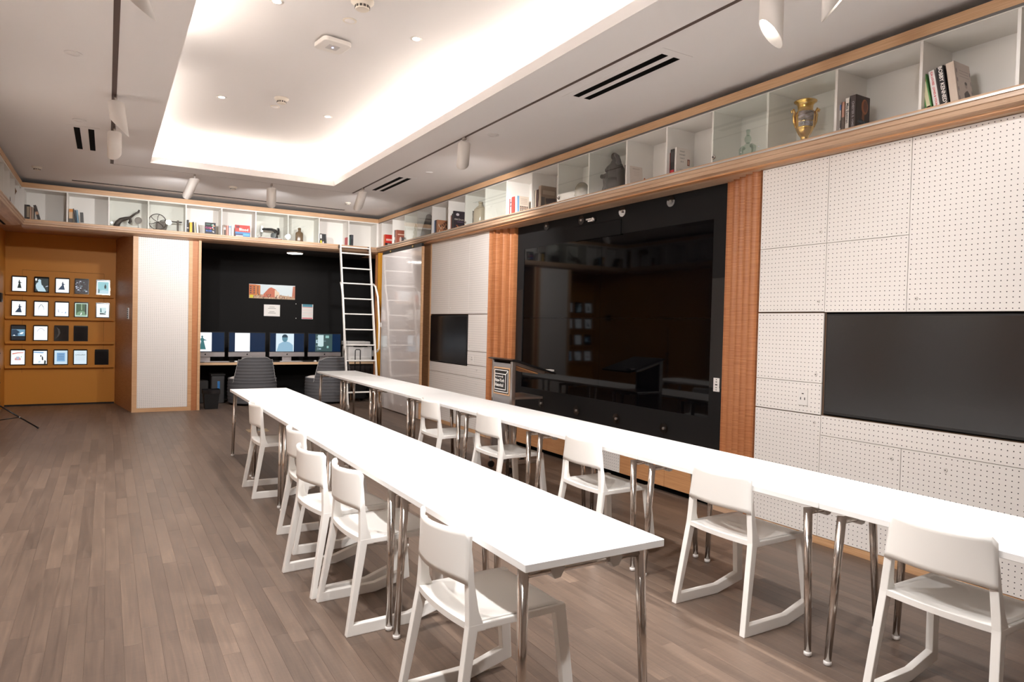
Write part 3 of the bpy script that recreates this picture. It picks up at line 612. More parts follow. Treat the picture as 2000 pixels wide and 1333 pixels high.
# chair: origin on floor midway between rear feet, faces +x
def make_chair():
    t = local('chair', 'x', 'chair')
    outer = [(0, 0), (.33, 0), (.535, .048), (.492, .458), (.07, .458)]; inner = [(.036, .054), (.324, .054), (.484, .098), (.444, .432), (.106, .432)]
    for s in (-1, 1):
        mb = MB(); n = 5; yy = lambda z: s*(.236-.026*min(z/.458, 1)-.0955*max(0, z-.458))
        pts = []
        for h in (-.0165, .0165):
            for (x, z) in outer: pts.append((x, yy(z)+h, z))
            for (x, z) in inner: pts.append((x, yy(z)+h, z))
        mb.v = pts
        for k in range(n):
            j = (k+1) % n
            mb.face((k, j, n+j, n+k)); mb.face((2*n+k, 3*n+k, 3*n+j, 2*n+j)); mb.face((k, 2*n+k, 2*n+j, j)); mb.face((n+k, n+j, 3*n+j, 3*n+k))
        up = [(.068, .43), (.071, .50), (.0715, .60), (.076, .68), (.081, .748)]; ub = [(.140, .445), (.112, .50), (.098, .60), (.094, .68), (.089, .748)]
        k0 = len(mb.v)
        for (a, z), (b, _) in zip(up, ub):
            for h in (-.0165, .0165): mb.v += [(a, yy(z)+h*(1 if z < .7 else .8), z), (b, yy(z)+h*(1 if z < .7 else .8), z)]
        for q in range(4):
            o = k0+q*4
            for a, b in ((0, 1), (1, 3), (3, 2), (2, 0)): mb.face((o+a, o+b, o+4+b, o+4+a))
        mb.face((k0, k0+1, k0+3, k0+2)); o = k0+16; mb.face((o, o+2, o+3, o+1))
        mb.build('side_frame', M_CHAIR, t, bevel=.006, seg=2)
    # seat
    mb = MB()
    def S(u, v, top):
        x = .072+.42*u-.02*(1-abs(v*2-1)**2)*(1-u); y = (v*2-1)*(.212+.006*u); dish = .02*math.sin(math.pi*min(1, u*1.15))*(1-abs(v*2-1)**3)
        z = .462-dish-(.012*((u-.9)/.1) if u > .9 else 0); e = 0 if top else .024
        return (x, y, z-e)
    mb.grid(lambda u, v: S(u, v, True), 12, 14); mb.grid(lambda u, v: S(u, v, False), 12, 14)
    k = 13*15
    for i in range(12):
        for j in (0, 14): a = i*15+j; mb.face((a, a+15, k+a+15, k+a), 0)
    for j in range(14):
        for i in (0, 12): a = i*15+j; mb.face((a, a+1, k+a+1, k+a), 0)
    mb.build('seat', M_CHAIR, t)
    # backrest
    mb = MB(); NB = 28; NZ = 8
    def Bk(u, v, e):
        k = u*2-1; W = .213-.016*v; y = k*W; a = abs(k)
        zt = .790-(.024*(1-math.sqrt(max(0, 1-((a-.88)/.12)**2))) if a > .88 else 0)-.004*(1-a*a); zb = .606-.010*a**4
        z = zb+(zt-zb)*v; x = .070-.050*(1-a**2.0)-.010*v*(1-a*a)+.012*v*a**6
        return (x+e, y, z)
    mb.grid(lambda u, v: Bk(u, v, 0), NB, NZ); mb.grid(lambda u, v: Bk(u, v, .010), NB, NZ); k = (NB+1)*(NZ+1)
    for i in range(NB):
        for j in (0, NZ): a = i*(NZ+1)+j; b = a+NZ+1; mb.face((a, b, k+b, k+a))
    for j in range(NZ):
        for i in (0, NB): a = i*(NZ+1)+j; mb.face((a, a+1, k+a+1, k+a))
    mb.build('backrest', M_CHAIR, t)
    return t
C0 = make_chair(); cused = [False]
def place_chair(x, y, rz, label, group):
    o = C0 if not cused[0] else copy_tree(C0); cused[0] = True
    o.location = (x, y, 0); o.rotation_euler = (0, 0, rz); o['label'] = label; o['group'] = group
GA, GB = 'white chairs along the aisle row', 'white chairs along the video-wall row'
for i, (x, y, r) in enumerate(((1.065, 6.265, 0), (1.045, 4.71, 0), (.945, 3.945, .10), (.995, 3.418, .03), (1.03, 2.325, .02))):
    place_chair(x, y, r, ORD[4-i]+' white plastic chair from the free table end in the aisle row', GA)
for i, (x, y, r) in enumerate(((2.63, 6.06, 0), (2.68, 4.985, 0), (2.69, 3.68, 0), (2.722, 2.505, 0), (2.722, 1.40, 0))):
    place_chair(x, y, r, ORD[i]+' white plastic chair counted from the lectern in the video-wall row', GB)

# lounge chair, origin floor centre, back towards -y
def make_lounge():
    t = local('lounge_chair', 'x', 'armchair')
    R = .41; prof = [(.30, .02), (R*.93, .03)]; z = .03
    while z < .43:
        prof += [(R*(.985+.03*math.sin(z/.46*3)), z+.006), (R*(1.0+.035*math.sin(z/.46*3)), z+.028), (R*(.985+.03*math.sin(z/.46*3)), z+.05)]; z += .056
    prof += [(R*.97, .445), (R*.90, .455)]
    MB().lathe(prof, (0, 0, 0), 40).build('base', M_CHAR, t)
    MB().lathe([(R*.97, .44), (R*.96, .462), (R*.85, .485), (.0001, .49)], (0, 0, 0), 40).build('seat_cushion', mat('seat_white', (226, 218, 212), .8), t)
    mb = MB(); NU, NV = 30, 44
    def half(z):
        k = (z-.40)/.46; a = 60-15*max(0, k)
        if z > .80: a *= math.sqrt(max(0, 1-((z-.80)/.066)**2))*.35+.65
        return math.radians(a)
    def Bf(u, v, e):
        z = .40+.46*v; zz = z-.035*max(0, (abs(u*2-1)-.55)/.45)**2*(1 if v > .9 else 0); a = (u*2-1)*half(z)
        r = R*(1.02-.07*v)-e+(.004*math.cos(2*math.pi*(z-.40)/.056) if e == 0 else 0)
        return (r*math.sin(a), -r*math.cos(a), zz)
    mb.grid(lambda u, v: Bf(u, v, 0), NU, NV); mb.grid(lambda u, v: Bf(u, v, .07), NU, NV); k = (NU+1)*(NV+1)
    for i in range(NU):
        for j in (0, NV): a = i*(NV+1)+j; b = a+NV+1; mb.face((a, b, k+b, k+a), 0, True)
    for j in range(NV):
        for i in (0, NU): a = i*(NV+1)+j; mb.face((a, a+1, k+a+1, k+a), 0, True)
    b = mb.build('backrest', M_CHAR, t)
    pth = [Bf(0, j/20, 0) for j in range(21)]+[Bf(i/20, 1, 0) for i in range(1, 21)]+[Bf(1, 1-j/20, 0) for j in range(1, 21)]
    MB().tube(pth, .006, 6).build('piping', M_PIPE, b)
    return t
L0 = make_lounge(); L0.location = (2.27, 12.93, 0); L0['label'] = 'charcoal quilted lounge chair tucked at the desk near the wood column'; L0['group'] = 'lounge chairs at the desk'
L1 = copy_tree(L0); L1.location = (3.60, 12.80, 0); L1.rotation_euler = (0, 0, .12); L1['label'] = 'charcoal quilted lounge chair at the desk behind the ladder'

# desk in the nook
DZ = .735
t = thing('built_in_desk', 'long pale wood desk built into the black nook', 'desk', (2.9, 13.4, 0))
MB().box(1.325, 4.70, 13.10, YW-.002, DZ-.045, DZ).build('desktop', [M_DESK], t, bevel=.002)
MB().box(1.33, 4.69, 13.12, YW-.01, DZ, DZ+.004).build('desk_mat', mat('desk_mat', (58, 54, 52), .7), t)
MB().box(3.95, 4.695, 13.14, YW-.01, .0, DZ-.045).build('cupboard', mat('dark_cupboard', (46, 36, 32), .8), t)
# computers
M_ALU = mat('aluminium', (186, 180, 180), .4, .85); M_SCRB = mat('screen_blue', (8, 14, 22), .25, emit=.55, emit_rgb=(8, 38, 70))
def em(name, rgb, k=1.0):
    m = mat(name, rgb, .4, emit=k*.62); m.node_tree.nodes['Principled BSDF'].inputs['Base Color'].default_value = (.01, .01, .012, 1); return m
E_W, E_TEAL, E_PALE, E_DK, E_GREY = em('em_white', (250, 252, 255), 1.15), em('em_teal', (60, 118, 122)), em('em_pale', (196, 224, 236)), em('em_dark', (16, 24, 30)), em('em_grey', (110, 134, 140))
def dress(cx, cz, h, train=0.0):
    """front elevation outline of a long gown on a small figure"""
    P = [(-.20-train, -.5), (.24, -.5), (.10, .08), (.16, .12), (.26, .10), (.27, .14), (.12, .20), (.09, .26), (.03, .29), (.05, .33), (.06, .40), (.0, .46), (-.06, .40), (-.05, .33), (-.03, .29), (-.10, .25), (-.11, .15), (-.06, .06)]
    return [(cx+x*h, cz+z*h) for x, z in P]
def flat(mb, pts, y, mi=0): return mb.poly([(x, y, z) for x, z in pts], mi)
YI = 13.30
def imac(px0, px1, label, pic):
    a = bp(px0, 690, 1, YI).x; x0 = a; x1 = x0+.648; xm = (x0+x1)/2; z0 = .83; t = thing('desktop_computer', label, 'computer', (xm, YI, DZ), group='computers on the built-in desk')
    MB().box(x0, x1, YI, YI+.012, z0+.085, z0+.455).build('bezel', M_BLACKP, t)
    sc = MB().box(x0+.012, x1-.012, YI-.0015, YI+.001, z0+.095, z0+.440).build('display', M_SCRB, t)
    ch = MB().box(x0, x1, YI-.002, YI+.014, z0, z0+.084).build('chin', M_ALU, t, bevel=.003)
    MB().cyl((xm, YI-.0035, z0+.042), (xm, YI-.001, z0+.042), .013, n=12).cyl((xm+.006, YI-.0035, z0+.058), (xm+.006, YI-.001, z0+.058), .004, n=6).build('logo_mark', M_BLACKP, ch)
    MB().box(xm-.09, xm+.09, YI-.06, YI+.12, DZ+.004, DZ+.010).prism([(YI+.02, DZ+.01), (YI+.12, DZ+.01), (YI+.05, z0+.25), (YI+.014, z0+.25)], xm-.085, xm+.085, 'x').build('stand', M_ALU, t)
    pic(sc, x0, z0)
def pic_img(x0, z0, f0, f1, sc, m): return MB().box(x0+.648*f0, x0+.648*f1, YI-.0022, YI-.0014, z0+.098, z0+.438).build('screen_image', m, sc)
def pic1(sc, x0, z0): i = pic_img(x0, z0, .16, .66, sc, E_W); flat(MB(), dress(x0+.27, z0+.265, .26), YI-.0026).build('screen_figure', E_TEAL, i)
def pic2(sc, x0, z0): pic_img(x0, z0, .17, .57, sc, E_W)
def pic3(sc, x0, z0):
    i = pic_img(x0, z0, .18, .69, sc, em('em_cool', (222, 240, 250), 1.05)); c = x0+.28
    flat(MB(), [(c-.15, z0+.10), (c+.155, z0+.10), (c+.15, z0+.22), (c+.09, z0+.27), (c+.03, z0+.29), (c-.04, z0+.28), (c-.11, z0+.24)], YI-.0026).build('screen_figure', em('em_coat', (150, 190, 214)), i)
    flat(MB(), [(c+.0+.052*math.cos(q), z0+.345+.068*math.sin(q)) for q in [k*math.pi/8 for k in range(16)]], YI-.0030).build('screen_figure', em('em_face', (92, 140, 158)), i)
    flat(MB(), [(c+.055*math.cos(q), z0+.365+.06*math.sin(q)) for q in [k*math.pi/8 for k in range(9)]], YI-.0034).build('screen_figure', em('em_hair', (34, 62, 78)), i)
def pic4(sc, x0, z0):
    i = pic_img(x0, z0, .22, .73, sc, em('em_collage', (58, 84, 84))); random.seed(4)
    for q in range(16):
        a = x0+.15+random.random()*.27; b = z0+.11+random.random()*.28; w_, h_ = .02+random.random()*.05, .012+random.random()*.05
        MB().box(a, min(a+w_, x0+.47), YI-.0028-.0001*q, YI-.0022, b, min(b+h_, z0+.435)).build('screen_figure', random.choice((E_PALE, E_GREY, em('em_mint', (150, 196, 190)), E_DK)), i)
    MB().box(x0+.19, x0+.30, YI-.0052, YI-.0046, z0+.20, z0+.42).build('screen_figure', em('em_page', (206, 230, 232)), i)
imac(362, 0, 'desktop computer showing a teal gown on white, nearest the wood column', pic1)
imac(446, 0, 'desktop computer showing a blank white page on blue', pic2)
imac(526, 0, 'desktop computer showing a pale portrait photograph', pic3)
imac(601, 0, 'desktop computer showing a collage of papers, nearest the ladder', pic4)
def keyboard(x, label):
    t = thing('keyboard', label, 'keyboard', (x, 13.17, DZ), group='keyboards'); MB().box(x-.21, x+.21, 13.125, 13.235, DZ+.004, DZ+.014).build('case', M_ALU, t, bevel=.003)
    for r in range(5):
        for c in range(13): MB().box(x-.20+c*.031, x-.174+c*.031, 13.13+r*.02, 13.147+r*.02, DZ+.014, DZ+.0165).build('key', M_WHITE, t)
def mouse(x, label):
    t = tag(MB().ball((x, 13.16, DZ+.012), .035, 14, sc=(.85, 1.4, .5)).build('computer_mouse', M_WHITE, loc=(x, 13.16, DZ)), label, 'mouse', 'mice')
for x, n in ((1.70, 'in front of the gown picture'), (3.0, 'in front of the portrait picture')): keyboard(x, 'slim silver keyboard '+n)
for x, n in ((2.02, 'between the first lounge chair and the column'), (3.45, 'between the two lounge chairs')): mouse(x, 'white computer mouse on desk '+n)
# printer
t = thing('printer', 'white office printer on the desk behind the ladder', 'printer', (4.38, 13.35, DZ))
MB().box(4.10, 4.58, 13.16, 13.60, DZ+.02, DZ+.30).build('body', M_WHITE, t, bevel=.015, seg=2); MB().box(4.08, 4.54, 13.15, 13.58, DZ+.32, DZ+.40).build('scanner_lid', M_WHITE, t, bevel=.012, seg=2)
MB().box(4.20, 4.48, 13.145, 13.2, DZ+.295, DZ+.335).build('output_slot', M_BLACKP, t); MB().box(4.14, 4.53, 13.14, 13.17, DZ+.004, DZ+.09).build('paper_tray', M_SHELF, t, bevel=.004)
MB().box(4.50, 4.66, 13.25, 13.55, DZ+.10, DZ+.22).build('side_tray', M_SHELF, t, bevel=.004)
# posters on the black wall
YP = YW-.002
def sheet(name, label, pa, pb, matl, grp=None):
    a, b = bp(*pa, 1, YP), bp(*pb, 1, YP); t = thing(name, label, 'poster', ((a.x+b.x)/2, YP, (a.z+b.z)/2))
    s_ = MB().box(a.x, b.x, YP-.004, YP, b.z, a.z).build('sheet', matl, t); return t, s_, a.x, b.x, b.z, a.z
t, s_, x0, x1, z0, z1 = sheet('panorama_poster', 'wide colourful poster of a painted street scene on the black wall', (486.5, 554.5), (576, 586), mat('poster_sky', (214, 226, 232), .5))
def pp(pts, rgb, k): flat(MB(), [(x0+(x1-x0)*u, z0+(z1-z0)*v) for u, v in pts], YP-.0045-.0002*k).build('printed_shape', mat('print_%d_%d_%d' % rgb, rgb, .6), t)
pp([(0, 0), (1, 0), (1, .18), (.62, .30), (0, .28)], (188, 158, 132), 0); pp([(0, .24), (.12, .24), (.12, .97), (0, .97)], (196, 110, 66), 1); pp([(.12, .22), (.24, .22), (.24, .93), (.12, .98)], (206, 128, 74), 1)
pp([(.24, .12), (.30, .30), (.42, .74), (.47, .82), (.56, .70), (.65, .40), (.66, .10)], (196, 112, 88), 2); pp([(.55, .15), (.55, .66), (.65, .46), (.65, .12)], (228, 206, 182), 3); pp([(.93, .15), (1, .1), (1, .96), (.95, .94)], (186, 118, 96), 3)
random.seed(11)
for q in range(60):
    u, v = random.random()*.97, random.random()*.24; pp([(u, v), (u+.012, v), (u+.010, v+.10), (u+.002, v+.10)], random.choice(((92, 62, 54), (226, 214, 196), (150, 70, 58), (60, 52, 58), (214, 184, 140))), 5)
for q in range(3):
    for r in range(4): pp([(.02+.075*q, .34+.14*r), (.05+.075*q, .34+.14*r), (.05+.075*q, .42+.14*r), (.02+.075*q, .42+.14*r)], (84, 74, 78), 6)
pp([(.015, .04), (.09, .04), (.09, .24), (.015, .24)], (222, 206, 60), 9)
t, s_, x0, x1, z0, z1 = sheet('notice_sheet', 'plain white printed notice pinned to the black wall', (515.5, 595), (546.5, 618.5), mat('paper', (238, 234, 230), .7))
for v, w_ in ((.78, .2), (.66, .3), (.38, .2), (.26, .3)): xm = (x0+x1)/2; MB().box(xm-w_*(x1-x0)*.8, xm+w_*(x1-x0)*.8, YP-.0046, YP-.0040, z0+(z1-z0)*v, z0+(z1-z0)*(v+.035)).build('printed_line', mat('ink_grey', (130, 128, 128), .7), t)
t, s_, x0, x1, z0, z1 = sheet('flyer', 'small white flyer with teal heading band on the black wall', (589.5, 594.5), (611, 624), MATS['paper'])
for v0, v1, rgb in ((.82, 1, (84, 146, 166)), (.77, .80, (222, 110, 116)), (.03, .09, (214, 66, 82)), (.66, .68, (214, 196, 196)), (.56, .58, (222, 180, 180)), (.44, .46, (200, 196, 196)), (.34, .36, (222, 180, 180)), (.22, .24, (200, 206, 206))): MB().box(x0+.012, x1-.012, YP-.0046, YP-.0040, z0+(z1-z0)*v0, z0+(z1-z0)*v1).build('printed_band', mat('print_%d_%d_%d' % rgb, rgb, .6), t)
for k, kn in ((594, 'level with the flyer heading'), (622, 'level with the flyer foot')): p = bp(578, k, 1, YP); tag(MB().cyl((p.x, YP-.006, p.z), (p.x, YP, p.z), .008, n=8).build('push_pin', M_WHITE, loc=p), 'tiny white push pin on the black wall '+kn, 'pin', 'push pins')
# bins and box near the column
t = thing('waste_bin', 'black plastic waste bin with liner beside the wood column', 'bin', (1.52, 12.42, 0))
MB().prism([(-.1, -.075), (.1, -.075), (.1, .075), (-.1, .075)], 0, .01, 'z')
mb = MB()
for z, k in ((0, .80), (.30, 1.0), (.30, .94), (.02, .76)): mb.v += [(1.52+sx*.125*k, 12.42+sy*.10*k, z) for sx, sy in ((-1, -1), (1, -1), (1, 1), (-1, 1))]
for q in range(3):
    for j in range(4): r = (j+1) % 4; mb.face((q*4+j, q*4+r, q*4+4+r, q*4+4+j))
mb.face((0, 3, 2, 1)); mb.face((12, 13, 14, 15)); mb.build('bucket', M_BLACKP, t, bevel=.004)
mb = MB(); random.seed(3); mb.grid(lambda u, v: (1.52+.128*1.04*[1, 1, -1, -1, 1][min(4, int(u*4))]*(1 if u < 1 else 1), 12.42+.1*1.05*[-1, 1, 1, -1, -1][min(4, int(u*4))], .25+.07*v+.012*random.random()), 4, 3); mb.build('liner', mat('bin_liner', (30, 30, 32), .15), t)
t = thing('waste_bin', 'tall grey recycling bin with blue stripe standing under the desk', 'bin', (1.74, 13.2, 0))
MB().box(1.61, 1.83, 13.13, 13.42, 0, .50).build('bucket', mat('bin_grey', (58, 57, 58), .5), t, bevel=.012); MB().box(1.71, 1.75, 13.122, 13.129, .18, .40).build('stripe', mat('bin_blue', (44, 110, 168), .5), t); MB().box(1.60, 1.84, 13.12, 13.43, .50, .53).build('rim', M_BLACKP, t)
tag(MB().box(1.36, 1.58, 13.25, 13.55, 0, .40).build('crate', mat('crate_grey', (52, 51, 51), .6), loc=(1.54, 13.4, 0), bevel=.01), 'low dark crate under the desk behind the bins', 'crate')
# cardboard box, dark bag, luggage trolley under the desk by the ladder
tag(MB().box(4.07, 4.25, 12.93, 13.09, 0, .38).build('cardboard_box', mat('cardboard', (150, 112, 82), .8), loc=(4.16, 13.0, 0), bevel=.004), 'brown cardboard box on the nook floor behind the ladder', 'box')
t = tag(MB().ball((4.50, 12.82, .17), .17, 18, sc=(.85, .95, 1.0)).ball((4.52, 12.86, .30), .10, 14).build('rubbish_bag', mat('bag_black', (24, 25, 29), .25), loc=(4.50, 12.82, 0)), 'crumpled black bag on the nook floor behind the ladder', 'bag')
t = thing('trolley_case', 'black wheeled case with raised handle behind the ladder', 'suitcase', (4.11, 12.72, 0))
MB().box(4.06, 4.29, 12.64, 12.80, .05, .42).build('case', M_BLACKP, t, bevel=.02, seg=2)
MB().tube([(4.115, 12.78, .40), (4.115, 12.78, .97), (4.13, 12.78, .99), (4.20, 12.78, .99), (4.215, 12.78, .97), (4.215, 12.78, .40)], .009, 8).build('handle', M_BLACKP, t)
for x in (4.10, 4.25): MB().cyl((x-.015, 12.77, .03), (x+.015, 12.77, .03), .03, n=14).build('wheel', M_BLACKP, t)

# ladder
M_LADD = mat('ladder_white', (238, 234, 228), .4)
t = thing('library_ladder', 'white metal rolling ladder leaning on the back shelf rail', 'ladder', (3.8, 11.4, 0))
A0, A1 = 3.565, 4.105; ya, yb, zt = 11.42, 12.045, 2.90
yl = lambda z: ya+(yb-ya)*z/zt
for x in (A0, A1): MB().obox((x, (ya+yb)/2, zt/2+.03), (1, 0, 0), Vector((0, zt, -(yb-ya))).normalized(), Vector((0, yb-ya, zt)).normalized(), .012, .032, math.hypot(zt, yb-ya)/2-.03).build('rail', M_LADD, t, bevel=.005)
for i in range(11):
    z = .30+i*.272 if i < 10 else 2.86; MB().obox(((A0+A1)/2, yl(z), z), (1, 0, 0), (0, 1, 0), (0, 0, 1), (A1-A0)/2-.011, .035, .011).build('rung', M_LADD, t, bevel=.004)
for x in (A0, A1):
    s = -1 if x == A0 else 1; xx = x+s*.028
    MB().tube([(xx, yl(1.0)-.03, 1.0), (xx+s*.012, yl(1.05)-.10, 1.06), (xx+s*.018, yl(1.5)-.17, 1.5), (xx+s*.018, yl(1.95)-.17, 1.98), (xx+s*.012, yl(2.15)-.10, 2.16), (xx, yl(2.2)-.02, 2.21)], .017, 10).build('handrail', M_LADD, t)
    MB().cyl((x-.02, yb+.02, zt-.04), (x+.02, yb+.02, zt-.04), .035, n=16).build('top_roller', M_BLACKP, t)
    MB().cyl((x-.014, ya-.0, .05), (x+.014, ya-.0, .05), .05, n=20).build('wheel', mat('wheel_grey', (176, 166, 156), .5), t)

# tablets on the yellow wall
YA = YW
def px_row(pys): return pys
rows = [(1.845, 1.875), (1.448, 1.478), (1.043, 1.073), (.640, .670)]
for i, (za, zb) in enumerate(rows):
    t = thing('picture_ledge', ORD[i]+' yellow picture ledge from the ceiling holding tablets', 'shelf', (-.66, YA, za), group='yellow picture ledges')
    MB().box(XLW+.01, .10, YA-.06, YA, za-.012, zb).build('lip', M_YELLOW, t, bevel=.002); MB().box(XLW+.02, .09, YA-.0605, YA-.055, zb, zb+.006).build('edge', M_YELLOW, t)
M_TABE = mat('tablet_black', (10, 10, 13), .15)
D_NAVY = em('em_navy', (34, 60, 88)); D_INK = em('em_ink', (34, 48, 46)); E_AQUA = em('em_aqua', (150, 206, 214)); E_GREEN = em('em_green', (62, 92, 58)); E_RED = em('em_red', (226, 120, 96)); E_BLUE = em('em_blue', (130, 178, 222)); E_LAV = em('em_lavender', (190, 198, 216))
xs = [-1.238, -.936, -.648, -.372, -.06]; TWD, THT = .205, .272
def tablet(ci, ri, label, draw, dx=0):
    zb = rows[ri][1]; x = xs[ci]+dx-ri*.004; yb_ = YA-.05; t = thing('tablet', label, 'tablet', (x, yb_, zb), group='tablets on yellow picture ledges')
    t.rotation_euler = (math.radians(-6), 0, 0); g = lambda mb, n, m, par: mb.build(n, m, par)
    ORG[t.name] = Vector((0, 0, 0)); mb = MB().prism(rrect(TWD/2, THT/2, .012, 3), 0, .008, 'y'); mb.v = [(a, b, c+THT/2) for a, b, c in mb.v]
    bd = g(mb, 'body', M_TABE, t); sc = None
    def P(u0, u1, v0, v1, m, k=1, par=None): return MB().box(-TWD/2+.012+(TWD-.024)*u0, -TWD/2+.012+(TWD-.024)*u1, -.0004*k-.0004, -.0004*k, .022+(THT-.044)*v0, .022+(THT-.044)*v1).build('display' if k == 1 else 'screen_image', m, par or t)
    def G(pts, m, par, k=2): return MB().poly([(-TWD/2+.012+(TWD-.024)*u, -.0004*k-.0004, .022+(THT-.044)*v) for u, v in pts]).build('screen_figure', m, par)
    draw(P, G)
def gown(col, train=0, cx=.5):
    def d(P, G): s = P(0, 1, 0, 1, E_W); G([(cx+(x-.5)*1.15, z) for x, z in dress(.5, .52, .62, train)], col, s)
    return d
def blank(P, G): P(0, 1, 0, 1, mat('tablet_off', (16, 16, 19), .08))
def curve_off(P, G): s = P(0, 1, 0, 1, mat('tablet_off', (16, 16, 19), .08)); G([(.05, .1), (.3, .3), (.42, .55), (.35, .8), (.1, .98), (.22, .75), (.25, .5), (.15, .25)], mat('tablet_sheen', (70, 66, 64), .3), s)  # lighter curve drawn on the dark glass stands in for a reflection
def reader(P, G): s = P(0, 1, .02, .98, em('em_room', (40, 52, 52))); G([(.05, .45), (.12, .62), (.25, .70), (.22, .85), (.33, .92), (.45, .85), (.45, .70), (.5, .5), (.62, .42), (.62, .36), (.72, .25), (.85, .02), (.25, .02), (.1, .22)], E_PALE, s); G([(.78, .35), (.98, .40), (.98, .46), (.82, .42)], E_LAV, s, 3); G([(.02, .8), (.14, .8), (.14, .96), (.02, .96)], E_W, s, 3)
def collage(P, G):
    s = P(0, 1, 0, 1, em('em_brown', (44, 36, 38))); random.seed(9)
    for q in range(26): u, v = random.random()*.8, random.random()*.85; a = .05+random.random()*.14; G([(u, v), (u+a, v+.02), (u+a*.8, v+a*.7), (u-.02, v+a*.5)], random.choice((E_LAV, E_GREY, em('em_b2', (70, 66, 72)))), s, 2+q*.2)
def tower(P, G): s = P(0, 1, 0, 1, E_W); i = P(.06, .94, .04, .92, E_AQUA, 2, s); G([(.60, .42), (.74, .42), (.76, .6), (.70, .72), (.675, .84), (.65, .72), (.58, .6)], D_INK, i, 3); G([(.06, .08), (.2, .10), (.22, .3), (.12, .42), (.08, .3)], E_GREY, i, 3); G([(.2, .06), (.94, .06), (.9, .26), (.5, .32), (.25, .26)], E_PALE, i, 3)
def brackets(P, G):
    s = P(0, 1, 0, 1, E_W)
    for q in (-1, 1): G([(.5, .82), (.5+q*.03, .84), (.5+q*.2, .62), (.5+q*.16, .60)], E_GREY, s); G([(.5+q*.17, .60), (.5+q*.2, .60), (.5+q*.22, .45), (.5+q*.18, .43)], E_LAV, s)
def faint(P, G): s = P(0, 1, 0, 1, E_W); G([(.2, .3), (.3, .25), (.25, .45), (.2, .55)], E_LAV, s); G([(.7, .22), (.84, .22), (.82, .36)], E_BLUE, s); G([(.35, .25), (.6, .25), (.55, .30)], E_LAV, s)
def corridor(P, G): s = P(0, 1, 0, 1, em('em_mintw', (206, 236, 220))); i = P(.08, .92, .08, .95, E_GREEN, 2, s); G([(.08, .08), (.92, .08), (.80, .35), (.52, .45), (.2, .32)], em('em_moss', (120, 158, 122)), i, 3); G([(.48, .5), (.56, .5), (.54, .95), (.49, .95)], em('em_lamp', (160, 190, 150)), i, 3); G([(.42, .12), (.5, .12), (.54, .30), (.48, .30)], E_W, i, 4); G([(.8, .2), (.92, .15), (.92, .95), (.82, .95)], E_DK, i, 3)
def smallpic(P, G): s = P(0, 1, 0, 1, E_W); i = P(.26, .78, .18, .72, em('em_paleteal', (214, 236, 238)), 2, s); G([(.26, .2), (.74, .2), (.74, .26), (.5, .30), (.26, .30)], D_INK, i, 3); G([(.30, .36), (.42, .36), (.38, .66), (.30, .68)], E_TEAL, i, 3); G([(.6, .34), (.76, .34), (.76, .5), (.7, .42)], E_TEAL, i, 3)
def wide(P, G): s = P(0, 1, 0, 1, E_DK); i = P(.01, .99, .28, .76, em('em_steel', (120, 164, 190)), 2, s); G([(.02, .3), (.5, .3), (.45, .45), (.62, .56), (.35, .74), (.02, .74)], em('em_deep', (38, 62, 84)), i, 3); G([(.6, .42), (.8, .42), (.9, .55), (.78, .56), (.62, .48)], E_W, i, 4); G([(.1, .3), (.3, .3), (.2, .38)], E_W, i, 4)
def sketch(P, G):
    s = P(0, 1, 0, 1, E_W); random.seed(2)
    for q in range(14): a = .6+q*.16; u, v = .5+.30*math.cos(a), .45+.36*math.sin(a); G([(u, v), (u+.05, v+.02), (u+.04, v+.06), (u, v+.05)], E_LAV, s)
def scroll(P, G): s = P(0, 1, 0, 1, E_W); G([(.08, .72), (.5, .80), (.92, .82), (.92, .86), (.5, .86), (.1, .80)], E_RED, s); G([(.28, .30), (.70, .30), (.74, .40), (.62, .52), (.5, .42), (.38, .52), (.26, .40)], em('em_pink', (226, 164, 166)), s); G([(.42, .36), (.58, .36), (.62, .56), (.38, .56)], E_LAV, s, 3); G([(.70, .50), (.80, .52), (.76, .60)], em('em_leaf', (120, 200, 130)), s)
def cartoon(P, G): s = P(0, 1, .03, .97, E_W); G([(.80, .0), (.92, .0), (.95, .22), (.86, .32), (.80, .2)], D_INK, s); G([(.64, .3), (.74, .3), (.72, .5), (.66, .62), (.62, .5)], E_DK, s); G([(.5, .55), (.6, .55), (.58, .66), (.52, .68)], E_DK, s); G([(.0, .84), (.7, .80), (.8, .88), (0, .92)], E_BLUE, s); G([(.35, .1), (.55, .14), (.5, .26), (.38, .22)], E_PALE, s)
def notice(P, G):
    s = P(0, 1, 0, 1, em('em_paper', (206, 230, 246))); i = P(.18, .82, .2, .84, E_BLUE, 2, s)
    for v in (.32, .40, .50, .56, .66, .74): G([(.26, v), (.74, v), (.74, v+.025), (.26, v+.025)], em('em_bluegrey', (70, 100, 136)), i, 3)
def bill(P, G):
    s = P(0, 1, 0, 1, em('em_paper2', (222, 240, 250)))
    for v, a, h in ((.84, .25, .02), (.54, .40, .015), (.46, .38, .015), (.38, .36, .015), (.30, .38, .015)): G([(.5-a, v), (.5+a, v), (.5+a, v+h), (.5-a, v+h)], E_LAV, s)
    bills.append(s)
bills = []
